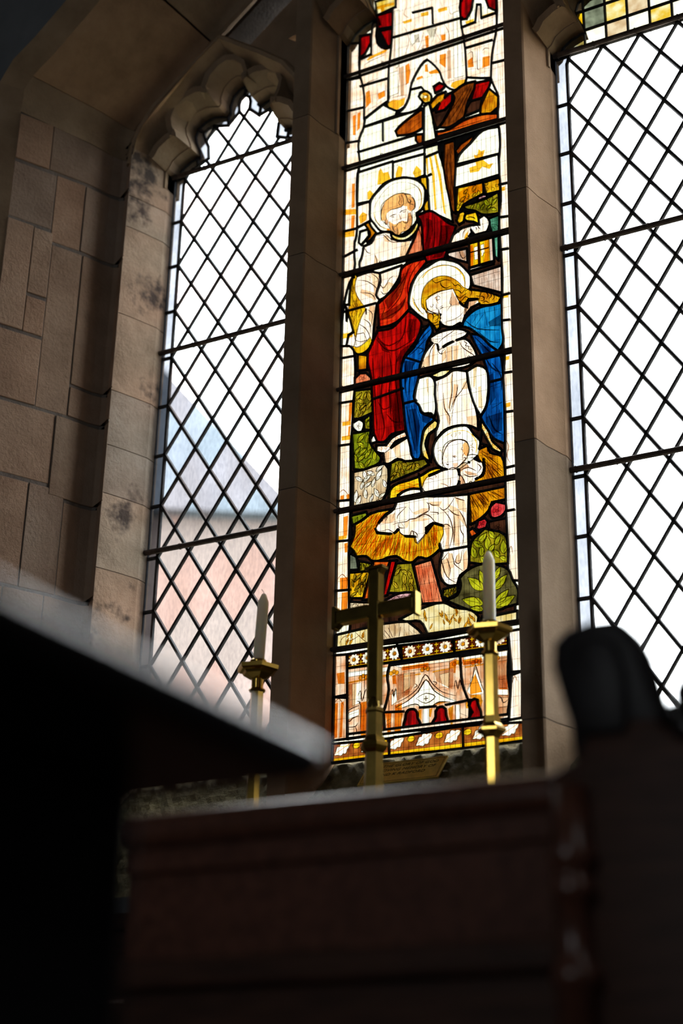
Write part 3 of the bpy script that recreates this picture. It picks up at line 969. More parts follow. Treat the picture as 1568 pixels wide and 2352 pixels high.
    ('plC4', 'green', 'tall leafy green plant beside the red robe', [-231.2,2734.2,-168.0,2731.0,-169,2689,-149,2657,-132,2630,-136,2619,-165,2609,-189,2606,-222,2615]),
    ('flC2', 'white', '', [-208.5,2777.1,-192.9,2763.5,-190.7,2749.0,-196.3,2732.4,-209.1,2733.1,-222,2744,-230.1,2757.1,-229.6,2768.4]),
    ('tunicJ', 'cream', '', [-125,2646,-89,2664,-44,2683,-36,2641,-25,2600,-41,2599,-77,2618,-105,2608,-121,2612]),
    ('hemJ', 'cream', '', [-148,2677,-117,2671,-97,2691,-53,2704,-46.3,2682.0,-85,2675,-100.6,2658.2,-125,2646,-149,2657]),
    ('hemJ2', 'white', '', [-168.7,2701.0,-158,2719,-152.5,2704.7,-146,2688,-167.1,2686.0]),
    ('haloM', 'white', "white halo with a thin yellow ring behind the woman's head", [-43.0,3145.9,-37.5,3177.4,-29.1,3204.4,-10,3233,23,3247,56.3,3258.3,89,3248,121,3229,145,3200,161.3,3171.1,160,3131,119,3084,23,3056,-2,3074,-22,3096,-42.4,3125.8]),
    ('blueS', 'skyblue', "light blue shoulder of the woman's cloak", [130,3008,142,3031,174,3053,206,3057,229,3055,258.7,3055.9,258.2,2967.1,259.8,2917.4,245,2896,219,2922,181,2969,154,2996,126,3010]),
    ('blueR', 'blue', "deep blue right side of the woman's cloak", [157,2976,184.4,2964.8,218.4,2922.7,249,2887,258,2805,259.5,2746.0,259.2,2595.9,224,2621,199,2665,185,2696,204,2726,213,2776,210,2832,196,2884,176,2929]),
    ('blueL', 'blue', "deep blue left side of the woman's cloak", [28,3046,36,3010,19,2985,10,2945,-6,2908,-12,2860,-26,2811,-22,2795,-10,2779,-2,2753,34,2729,42,2719,10,2699,0,2665,-4,2607,-10,2602,-27.5,2609.3,-38.1,2652.0,-53.0,2716.0,-59.2,2777.8,-66.2,2838.5,-70.2,2890.8,-59.0,2946.3,-26,2976,-2,3016]),
    ('faceM', 'flesh', "woman's pale face and neck bent to the side", [14,3129,35,3141,72,3148,104,3144,124.9,3090.8,139,3074,148,3068,143,3043,134.1,3015.9,126,3020,103,3013,71,3026,58,3050,64.7,3068.2,58.9,3066.5,35,3080,17,3102]),
    ('hairM', 'goldh', "woman's wavy golden hair", [0,3145,7,3173,23,3190,52,3200,88,3191,120,3164,140,3137,175,3120,214,3104,260.0,3073.5,249.2,3055.6,221.3,3055.7,190,3064,183,3087,155,3094,139,3074,130.2,3084.5,104,3144,62.8,3146.3,29.8,3138.0,14,3129,16.8,3103.5,19,3084,56.4,3065.7,56,3085,61.0,3058.1,60,3020,49,3013,39,3034,21.1,3057.4,17,3087,1,3107]),
    ('collM', 'cream', '', [145.5,3055.3,151.6,3089.7,183,3087,188.4,3069.4,163,3063,141.8,3039.4]),
    ('handsM', 'flesh', "woman's crossed pale hands on her breast", [26.5,2996.0,51,3005,95,3007,130,2998,152,2983,146,2973,114,2965,86,2960,70,2953,54,2943,51,2965,31,2978]),
    ('robeM1', 'cream', '', [34.3,2975.9,51,2965,54,2943,70,2953,113.3,2964.9,142,2963,169,2923,180,2887,152,2870,101,2872,-8.3,2889.5,-0.7,2920.3,11.0,2949.6]),
    ('belt', 'stainy', '', [25,2868,63.1,2878.1,101,2872,98,2863,70,2853,54,2853]),
    ('robeM2', 'cream', "white gown of the woman falling to the child's halo", [41,2848,78.0,2855.9,99.6,2867.8,145,2854,151,2798,169,2738,177,2693,178,2658,153,2675,115,2684,72,2678,45,2652,41,2664,54,2713,46,2754,42,2807]),
    ('slvL', 'white', '', [-11.0,2868.1,25,2868,41,2848,42.5,2800.3,46.4,2751.9,38.9,2722.9,30,2742,4.5,2748.7,-10,2779,-22,2795,-19.5,2833.6]),
    ('slvR', 'white', '', [145.0,2854.0,179,2865,206.5,2845.0,211.7,2800.1,210.1,2760.2,203.3,2724.9,186.8,2698.9,170.0,2732.5,154.4,2786.6]),
    ('trimL', 'stainy', '', [41.2,2720.0,52.9,2708.8,48.0,2690.5,23,2676,12,2647,18,2622,28,2587,6,2605,-2.4,2630.0,1.1,2668.8,8.9,2695.3]),
    ('trimR', 'stainy', '', [187.6,2690.2,196.9,2669.7,210.5,2644.8,220,2614,239,2591,250,2577,246,2569,220,2588,209,2609,186,2660]),
    ('dkM', 'dark', '', [23,2676,44.2,2688.3,44.1,2654.7,35,2619,28,2587,16.2,2629.6]),
    ('dkM2', 'dark', '', [190.0,2651.2,204.4,2619.1,216.4,2594.8,183,2615]),
    ('strawR', 'amber', "amber straw behind the child's pillow", [180,2596,204.4,2602.0,213,2578,247,2560,257.0,2488.9,257.0,2484.0,158,2484,168,2504,189,2512,195,2530,193,2561,191,2537,174,2574]),
    ('strawR2', 'amber', '', [146,2463,257.0,2465.0,257.0,2425.0,216,2424,205,2400,171,2376,150,2369]),
    ('leafW', 'beige', 'pale cream leaves beside the column', [-224,2606,-181.6,2606.9,-159.9,2610.8,-121,2612,-108,2591,-109,2532,-120,2503,-143,2481,-223,2492]),
    ('leafO', 'olive', '', [-102.4,2608.9,-72.2,2615.5,-53.9,2605.8,8.9,2602.6,22,2580,-10,2567,-49,2559,-108.8,2544.1]),
    ('grD', 'green', '', [-231.3,2466.1,-179,2469,-174,2456,-194,2444,-223,2434]),
    ('strawL', 'yellow', 'bright yellow straw beside the swaddled child', [-107,2485,-102,2523,-88,2536,-41,2543,-10,2548,6,2553,21,2560,45,2564,61,2561,62,2553,14,2539,0,2507,-37,2514,-76,2502,-80,2484,-122,2484]),
    ('straw', 'gold', 'golden straw spilling over the manger', [-232.7,2369.1,-218,2402,-215.6,2436.6,-191.5,2445.5,-163,2461,-88,2463,-119,2445,-138,2426,-148,2409,-142,2396,-87,2386,-74,2395,-60,2374,-21,2363,-14,2339,13,2368,36,2394,65,2381,67,2358,55,2327,57,2312,36,2297,17,2290,-10,2298,-29,2286,-56,2295,-79,2313,-106,2314,-125,2310,-157,2312,-177,2330,-209,2334,-217,2352]),
    ('haloB', 'white', "white halo with a thin yellow ring behind the child's head", [35,2619,42.6,2648.8,60.2,2666.7,80.4,2679.2,110.9,2683.4,143.5,2677.3,164,2646,183.8,2619.1,180,2596,174,2574,148,2561,117,2545,72,2556,49,2574]),
    ('cloth', 'cream', 'white swaddling cloth hanging over the manger', [-148,2409,-138,2426,-122.0,2442.0,-89.7,2462.0,-79.9,2484.3,-72.3,2503.1,-37,2514,0,2507,1,2484,79,2470,146.0,2462.3,142,2367,143,2308,144,2257,140,2236,117,2222,108,2196,80,2199,58,2224,56,2272,62,2300,55,2327,67,2358,65,2381,36,2394,13,2383,13,2368,-14,2339,-21,2363,-33.7,2366.6,-60,2374,-74,2395,-87,2386,-120.3,2392.0,-143.8,2400.0]),
    ('pillow', 'cream', '', [117,2545,142.9,2558.4,164.0,2569.0,191.7,2545.9,193.8,2526.4,184.2,2510.2,168,2504,158,2484,117,2486]),
    ('bodyB', 'flesh', 'white body of the swaddled child', [14,2539,46.3,2548.4,62,2553,82.6,2553.4,113.0,2546.0,117.0,2529.0,117.0,2507.0,109,2489,1,2484,0,2507]),
    ('headB', 'flesh', 'round head of the child', [65,2605,72,2631,91,2641,122,2637,146,2619,149,2595,137,2570,121,2558,101.9,2548.7,79.3,2554.2,67,2573]),
    ('rose1', 'rose', 'red rose nearest the border of the window', [209,2388,210.0,2410.9,226.8,2424.3,257.0,2412.0,257.0,2391.0,245,2378,226,2374,212,2380]),
    ('rose2', 'rose', '', [166,2355,172.3,2376.9,193,2381,203,2368,197,2350,174,2348]),
    ('rose3', 'rose', '', [207,2352,219,2357,244,2355,258.2,2343.2,250,2329,222,2332]),
    ('rose4', 'orange', '', [142.3,2350.9,156,2357,173,2336,151,2329]),
    ('dkD', 'dark', '', [257.5,2369.1,258.9,2318.1,207,2334,203,2368]),
    ('plD1', 'olive', 'leafy olive stem just above the upright candle', [152,2317,192.5,2349.6,251.7,2320.3,259.7,2288.2,259.3,2234.9,202,2240,144,2257]),
    ('plD2', 'oliveg', 'broad yellow green leaves low beside the mullion', [136.2,2233.7,181.5,2246.0,220.3,2238.4,259.1,2216.7,272,2183,286,2156,285,2113,246,2109,217,2106,170,2106,142,2118,98,2142,72,2157,106,2166,118,2193,114.5,2214.8]),
    ('legL', 'orange', 'orange manger leg behind the brass cross', [-152.5,2311.7,-99,2303,-121,2250,-124,2199,-186,2197,-167,2261]),
    ('legL2', 'red', '', [-99,2303,-78,2301,-108,2200,-124,2199]),
    ('legR', 'salmon', 'salmon coloured timber leg of the manger', [-26,2278,29,2285,66,2151,-1,2158]),
    ('legR2', 'red', '', [29,2285,32.3,2272.9,65.4,2153.0,66,2151]),
    ('plD3', 'olive', '', [-80.6,2292.1,-30.8,2286.6,-7.3,2188.3,-105.9,2207.2]),
    ('plD4', 'gold', '', [-231.8,2288.8,-160.9,2282.3,-184.1,2203.3,-230.2,2210.9]),
    ('plD5', 'olive', '', [-200,2320,-154.8,2303.7,-171.4,2283.3,-200.6,2285.9]),
    ('plD6', 'grey', '', [-232.9,2350.1,-209,2334,-200.5,2293.0,-232.0,2296.9]),
    ('peb1', 'beige', '', [-229.9,2199.9,-162,2187,-162,2157,-209,2153,-229.0,2158.9]),
    ('peb2', 'mauve', 'pink pebbles behind the arm of the brass cross', [-121,2184,-69.0,2200.1,-16.2,2190.0,-4.3,2174.0,-1,2158,-40,2149,-121,2154]),
    ('plD7', 'olive', '', [66,2190,108,2196,108.6,2171.8,81.0,2159.4,60.6,2170.5]),
    ('mead1', 'meadow', 'pale meadow with yellow flowers under the manger', [-3,2144,66,2151,98,2132,150.8,2114.2,171,2089,167,2061,169,2088,164,2062,17,2067,-6,2107,-49,2113,-70,2122]),
    ('mead2', 'meadow', '', [-268,2106,-159,2114,-161,2062,-269,2067]),
    ('mead3', 'beige', '', [-126,2117,-78,2116,-44.1,2112.3,-12,2084,5,2063,-123,2065]),
    ('mead4', 'meadow', '', [180,2090,215,2090,283,2094,282,2059,180,2062]),
    ('fri1', 'frieze', 'left panel of the rosette frieze', [-233,2043,-65,2046,-62,2000,-232,2002]),
    ('fri2', 'frieze', 'middle panel of the rosette frieze', [-65,2046,95,2041,97,2001,-62,2000]),
    ('fri3', 'frieze', 'right panel of the rosette frieze', [95,2041,255,2045,254,2000,97.0,2001.7]),
    ('arch1', 'peach', '', [-231.9,2002.0,-96.9,2000.4,-106,1963,-101,1923,-109,1879,-117,1865,-112,1801,-228,1798]),
    ('arch2', 'peach', 'peach glass with a drawn gable above the red arches', [-98.8,1992.7,113,1991,122,1962,120,1910,133,1871,138,1859,138,1794,-112,1801,-116.7,1861.0,-112.4,1873.0,-101,1923,-106,1963]),
    ('arch3', 'peach', '', [113.6,1989.0,256,1991,251,1915,257,1859,248,1806,251,1796,138,1794,138,1859,133,1871,120,1910]),
    ('vase0', 'ruby', '', [-128.9,1800.6,-115.9,1851.4,-114.3,1830.9,-113.0,1813.9]),
    ('vase1', 'ruby', 'red bell shaped opening nearest the brass cross', [-57.0,1799.5,-55,1820,-50,1835,-48,1849,-40,1858,-24,1858,-15,1847,-13,1832,-6,1818,-7.0,1798.1]),
    ('vase2', 'ruby', '', [28.9,1797.1,31,1814,40,1828,41,1844,47,1854,61,1855,69,1848,71,1831,76,1813,76.0,1795.7]),
    ('vase3', 'ruby', '', [138.0,1800.0,138,1814,147,1830,138.0,1848.0,146,1863,155,1865,163,1861,165,1846,172,1827,172.1,1794.6]),
    ('bord', 'leafb', '', [-281,1790,-100,1786,119.2,1794.5,299,1785,298,1737,119,1734,-100,1738,-280,1737]),
    ('colL2', 'peach', '', [-275,2046,-233,2043,-230.4,1925.0,-272,1923]),
    ('colL3', 'peach', '', [-272,1923,-230.3,1916.1,-228.0,1799.2,-276,1799]),
    ('colR2', 'cream', '', [254.9,2040.2,295,2041,292,1924,262,1926]),
    ('colR3', 'cream', '', [261,1917,292,1924,288,1798,251,1796]),
]
CUTS = [
    [-208,3839,-36,3839],
    [-139,3836,-138,3763],
    [-228,3747,-20,3745],
    [-108,4165,146,4150],
    [-32,4240,39,4232,41,4168],
    [-224,4008,-125,4004],
    [157,4023,248,4020],
    [-268,3924,-207,3918],
    [244,3930,288,3926],
    [-268,3797,-223,3790],
    [-230,4045,-266,4050],
    [50,3691,61,3683,69,3630,73,3596],
    [12,3648,58,3654],
    [33,3578,24,3576],
    [-277,3458,-226,3455],
    [-275,3362,-225,3375],
    [-270,3161,-155,3163],
    [261,3467,289,3465],
    [259,3350,286,3346],
    [262,3235,284,3233],
    [261,3079,284,3079],
    [-271,2999,-226,2996],
    [261,2994,282,2991],
    [-272,2845,-228,2842],
    [-271,2702,-231,2699],
    [258,2821,285,2819],
    [261,2695,285,2693],
    [-56,2950,-10,2924],
    [-58,2795,-18,2796],
    [214,2802,258,2803],
    [-162,2833,-62,2846],
    [259,2521,285,2522],
    [-110,2599,-101,2604,-106,2560],
    [-109,2607,-104,2512],
    [-10,2556,0,2485],
    [58,2305,142,2305],
    [-270,2393,-227,2389],
    [-275,2522,-230,2517],
    [260,2390,281,2390],
    [-274,2240,-227,2236],
    [181,2095,170,2053],
    [-117,1861,-56,1856],
    [-6,1861,40,1859],
    [71,1859,140,1864],
    [-100,1786,-98,1737],
    [119,1790,120,1733],
    [-77,2051,-61,2001],
]
LANT = [[173, 3270, 185, 3271, 186, 3225, 175, 3225], [195, 3272, 206, 3273, 207, 3243, 198, 3228]]
AMOT = [
    ('arch2', 'white', [-78,1870,-44,1883,-12,1905,12,1939,36,1906,68,1882,101,1868,101,1861,83,1865,52,1869,32,1862,-4,1861,-20,1870,-60,1866]),
    ('arch2', 'white', [52,1946,80,1949,78,1905,60,1914]),
    ('arch2', 'white', [2,1856,20,1856,20,1800,2,1800]),
    ('arch2', 'white', [99,1856,111,1855,110,1799,99,1800]),
    ('arch2', 'creamp', [-89,1989,-61,1980,82,1979,108,1986,108,1990,-61,1990]),
    ('arch2', 'white', [-56,1964,-36,1964,-38,1920,-56,1911]),
    ('arch2', 'white', [-93,1908,-79,1921,-76,1887,-93,1877]),
    ('arch1', 'white', [-229,1990,-102,1989,-102,1977,-229,1976]),
    ('arch1', 'white', [-216,1954,-188,1954,-189,1897,-214,1890]),
    ('arch1', 'white', [-231,1871,-193,1880,-193,1863,-230,1852]),
    ('arch3', 'white', [132,1890,158,1950,180,1888,180,1877,142,1878]),
    ('arch3', 'white', [215,1884,251,1879,251,1864,215,1869]),
    ('arch3', 'creamp', [218,1861,251,1857,247,1834,218,1834]),
    ('arch3', 'white', [124,1986,252,1986,251,1973,124,1973]),
    ('canopyC', 'white', [-100,4274,-82,4272,-83,4041,-94,4035]),
    ('canopyC', 'white', [114,4185,135,4182,142,4026,149,3917,115,3919]),
    ('canopyC', 'white', [-116,4023,-87,4022,-84,3933,-115,3929]),
    ('canopyC', 'white', [-45,4152,-19,4166,-10,4133,-36,4103]),
    ('canopyC', 'white', [17,4148,52,4149,39,4094]),
]
win2 = empty('window_2', kind='structure', label='stained glass light with a haloed couple and a child in a manger')
BARS = (4.052, 3.688, 3.287, 2.882, 2.482, 2.057)
unmm = lambda L: [(L[i] / 1000.0, L[i + 1] / 1000.0) for i in range(0, len(L), 2)]
POLY = {p[0]: unmm(p[3]) for p in PANES}
MOTIF = []          # (pane it is painted on, colour, outline): lighter shapes left clear in the paint of a pane
rm = random.Random(11)


def leaf_outline(x0, z0, ang, ln, wd, ts=(0, .12, .3, .5, .7, .86, .96, 1)):
    ca, sa = math.cos(ang), math.sin(ang)
    P = lambda u, v: (x0 + u * ca - v * sa, z0 + u * sa + v * ca)
    return [P(ln * t, wd / 2 * math.sin(math.pi * t ** 0.8)) for t in ts] + [P(ln * t, -wd / 2 * math.sin(math.pi * t ** 0.8)) for t in reversed(ts[1:-1])]


def scatter_leaves(nm, col, n, ln, wd, a0=0.5, a1=2.6):
    po = POLY[nm]
    x0, x1 = min(p[0] for p in po), max(p[0] for p in po)
    z0, z1 = min(p[1] for p in po), max(p[1] for p in po)
    done = []
    for _ in range(n * 40):
        x, z = rm.uniform(x0, x1), rm.uniform(z0, z1)
        a = rm.uniform(a0, a1)
        s_ = rm.uniform(0.8, 1.2)
        e = leaf_outline(x, z, a, ln * s_, wd * s_)
        c = (x + ln * s_ * 0.5 * math.cos(a), z + ln * s_ * 0.5 * math.sin(a))
        if all(inside(q, po) for q in e) and all(math.hypot(c[0] - d[0], c[1] - d[1]) > wd * 1.15 for d in done):
            MOTIF.append((nm, col, e))
            done.append(c)
            if len(done) >= n:
                break


for nm, col, n, ln, wd in (('plC4', 'leafg', 12, .036, .015), ('plC2', 'leafo', 10, .032, .012), ('plC3', 'leafg', 4, .024, .011), ('leafW', 'white', 16, .034, .014),
                           ('leafO', 'leafo', 10, .026, .011), ('plD1', 'leafg', 12, .036, .017), ('plD3', 'leafo', 8, .036, .014), ('plD4', 'leafo', 10, .032, .009),
                           ('plD5', 'leafg', 6, .018, .006), ('grR1', 'leafg', 8, .030, .012), ('plD7', 'leafo', 5, .016, .008), ('plR1', 'yellow', 8, .022, .011)):
    scatter_leaves(nm, col, n, ln, wd)
pz = lambda x, z: (x, z)
for q in [[186, 2168, 139, 2213], [185, 2128, 121, 2152], [217, 2163, 256, 2204], [217, 2117, 260, 2160], [217, 2192, 237, 2231], [188, 2186, 174, 2229], [217, 2109, 278, 2139], [185, 2112, 145, 2123]]:
    dx, dz = (q[2] - q[0]) / 1000, (q[3] - q[1]) / 1000
    ln = math.hypot(dx, dz)
    MOTIF.append(('plD2', 'leafg', leaf_outline(q[0] / 1000, q[1] / 1000, math.atan2(dz, dx), ln, ln * 0.42)))
# rosette frieze
for nm, k in (('fri1', 4), ('fri2', 3), ('fri3', 3)):
    po = POLY[nm]
    lerp = lambda a, b, t: (a[0] + (b[0] - a[0]) * t, a[1] + (b[1] - a[1]) * t)
    for i in range(k):
        t = (i + 0.5) / k
        u, l_ = lerp(po[0], po[1], t), lerp(po[3], po[2], t)
        c = lerp(u, l_, 0.46)
        n = 60
        MOTIF.append((nm, 'white' if i % 2 else 'creamp', [(c[0] + (0.0138 + 0.0048 * abs(math.cos(5 * j * 2 * math.pi / n))) * math.cos(j * 2 * math.pi / n), c[1] + (0.0138 + 0.0048 * abs(math.cos(5 * j * 2 * math.pi / n))) * math.sin(j * 2 * math.pi / n)) for j in range(n)]))
        MOTIF.append((nm, 'amber', [(c[0] + 0.0055 * math.cos(j * math.pi / 5), c[1] + 0.0055 * math.sin(j * math.pi / 5)) for j in range(10)]))
    for i in range(k + 1):
        t = min(0.985, max(0.015, i / k))
        for v in (0.22, 0.68):
            c = lerp(lerp(po[0], po[1], t), lerp(po[3], po[2], t), v)
            MOTIF.append((nm, 'yellow', [(c[0] + 0.0075 * (0.62 + 0.38 * math.cos(4 * j * math.pi / 12)) * math.cos(j * math.pi / 12), c[1] + 0.0075 * (0.62 + 0.38 * math.cos(4 * j * math.pi / 12)) * math.sin(j * math.pi / 12)) for j in range(24)]))
    for v0, v1, col in ((0.0, 0.07, 'gold'), (0.84, 0.90, 'gold'), (0.91, 1.0, 'creamp')):
        MOTIF.append((nm, col, [lerp(po[0], po[3], v0), lerp(po[1], po[2], v0), lerp(po[1], po[2], v1), lerp(po[0], po[3], v1)]))
# leaf scroll along the foot of the light: lobed white leaves and acorns
zb0, zb1 = 1.757, 1.793
MOTIF.append(('bord', 'yellow', [(-0.3, 1.738), (0.34, 1.738), (0.34, 1.748), (-0.3, 1.748)]))
MOTIF.append(('bord', 'creamp', [(-0.3, 1.800), (0.34, 1.800), (0.34, 1.812), (-0.3, 1.812)]))
x = -0.268
i = 0
while x < 0.32:
    n = 26
    e = []
    for j in range(n):
        t = j / (n - 1)
        w_ = 0.017 * math.sin(math.pi * min(1, t * 1.02 + 0.01)) * (0.66 + 0.34 * abs(math.cos(3.5 * math.pi * t)))
        e.append((t, w_))
    ca, sa = math.cos(0.5), math.sin(0.5)
    lf = [(x + 0.058 * t * ca - w_ * sa, 1.757 + 0.058 * t * sa + w_ * ca) for t, w_ in e] + [(x + 0.058 * t * ca + w_ * sa, 1.757 + 0.058 * t * sa - w_ * ca) for t, w_ in reversed(e)]
    lf = [(px, max(1.7495, min(1.7985, pz_))) for px, pz_ in lf]
    MOTIF.append(('bord', 'white', lf))
    c = (x + 0.069, 1.777)
    MOTIF.append(('bord', 'yellow', [(c[0] + 0.0115 * math.cos(j * math.pi / 7), c[1] + 0.0085 * math.sin(j * math.pi / 7)) for j in range(14)]))
    x += 0.083
# light parts of the drawn architecture
for pn, mc, e in AMOT:
    MOTIF.append((pn, mc, unmm(e)))
# lantern glow, star
MOTIF.append(('lantern', 'white', unmm(LANT[0])))
MOTIF.append(('lantern', 'white', unmm(LANT[1])))
c = (sum(p[0] for p in POLY['star']) / 8, sum(p[1] for p in POLY['star']) / 8)
MOTIF.append(('star', 'white', [(c[0] + (0.0115 if j % 2 else 0.005) * math.cos(j * math.pi / 8), c[1] + (0.0115 if j % 2 else 0.005) * math.sin(j * math.pi / 8)) for j in range(16)]))



def rounded(p):
    """cut the long facets of a traced outline into a smooth curve, keeping its corners"""
    n = len(p)
    if n < 7:
        return p
    corner = []
    for i in range(n):
        a, b, c = p[i - 1], p[i], p[(i + 1) % n]
        t = abs((math.atan2(c[1] - b[1], c[0] - b[0]) - math.atan2(b[1] - a[1], b[0] - a[0]) + math.pi) % (2 * math.pi) - math.pi)
        corner.append(t > 0.95)
    out = []
    for i in range(n):
        j = (i + 1) % n
        b, c = p[i], p[j]
        out.append(b)
        L_ = math.hypot(c[0] - b[0], c[1] - b[1])
        if L_ < 0.012:
            continue
        a = b if corner[i] else p[i - 1]
        d = c if corner[j] else p[(j + 1) % n]
        la, ld = math.hypot(a[0] - b[0], a[1] - b[1]) or 1, math.hypot(d[0] - c[0], d[1] - c[1]) or 1
        ma = [(c[q] - b[q]) if corner[i] else ((b[q] - a[q]) / la + (c[q] - b[q]) / L_) * 0.5 * L_ for q in (0, 1)]
        md = [(c[q] - b[q]) if corner[j] else ((c[q] - b[q]) / L_ + (d[q] - c[q]) / ld) * 0.5 * L_ for q in (0, 1)]
        for t in (0.33, 0.67):
            h = (2 * t ** 3 - 3 * t * t + 1, t ** 3 - 2 * t * t + t, -2 * t ** 3 + 3 * t * t, t ** 3 - t * t)
            out.append(tuple(h[0] * b[q] + h[1] * ma[q] + h[2] * c[q] + h[3] * md[q] for q in (0, 1)))
    return out


# pieces that are one sheet of glass, parted only by paint: no lead between them
SHEETS = (('haloJ', 'headJ', 'collarJ'), ('haloM', 'hairM', 'faceM', 'collM'), ('haloB', 'headB', 'bodyB', 'pillow', 'strawR', 'strawL'), ('cloth', 'straw'),
          ('handsM', 'robeM1'), ('sleeveJ', 'handL', 'handL2', 'liningJ', 'goldL'), ('armJ', 'handJ', 'lanTop'), ('lantern', 'lanR', 'lanB', 'armJ2'),
          ('legL', 'legL2'), ('legR', 'legR2'), ('tunicJ', 'hemJ'), ('roofy1', 'roofr1'))
LEADER = {n: s_[0] for s_ in SHEETS for n in s_}
PL, grp, gids = [], [0], {}
for nm, col, lab, pts in PANES:
    gid = gids.setdefault(LEADER.get(nm, nm), len(grp))
    PL.append((nm, col, lab, rounded(unmm(pts)), False))
    grp.append(gid)
    for pn, mc, e in MOTIF:
        if pn == nm:
            PL.append((nm, mc, '', e, True))
            grp.append(gid)
cuts = [unmm(c) for c in CUTS] + [[(-0.33, z), (0.38, z)] for z in BARS]
SOFT = []
V, panes, lead = arrange(OUTL[2], [p[3] for p in PL], cuts, None, grp, SOFT)
slivers = MB()
for wi, tris, area, per in panes:
    col, lab, mot = ('white', '', False) if wi == 0 else (PL[wi - 1][1], PL[wi - 1][2], PL[wi - 1][4])
    if not mot and (area < 3e-5 or (2 * area / max(per, 1e-6) < 0.0065 and wi == 0)):
        m = pane_mesh(V, tris, -0.003, 0.003)
        slivers.add(m.v, m.f)
        continue
    if mot and area < 2e-6:
        continue
    o = quick(pane_mesh(V, tris), 'painted_motif' if mot else 'stained_pane', 'g_' + col, win2)
    if lab:
        o['label'] = lab
lm = lead_mesh(lead, 0.0078)
lm.add(slivers.v, slivers.f)
quick(lm, 'lead_came', 'lead', win2)
add_bars(win2, LIGHTS[2][0], LIGHTS[2][1], BARS)

# protective wire mesh outside the coloured glass
mb = MB()
x = -0.30
while x < 0.36:
    mb.tube([(x, 0.055, 1.70), (x, 0.055, 4.5)], 0.00055, 4)
    x += 0.0155
z = 1.72
while z < 4.5:
    mb.tube([(-0.31, 0.056, z), (0.37, 0.056, z)], 0.0004, 4)
    z += 0.052
quick(mb, 'wire_guard', 'wire', None, kind='stuff', label='fine wire guard outside the stained glass light', category='wire guard')

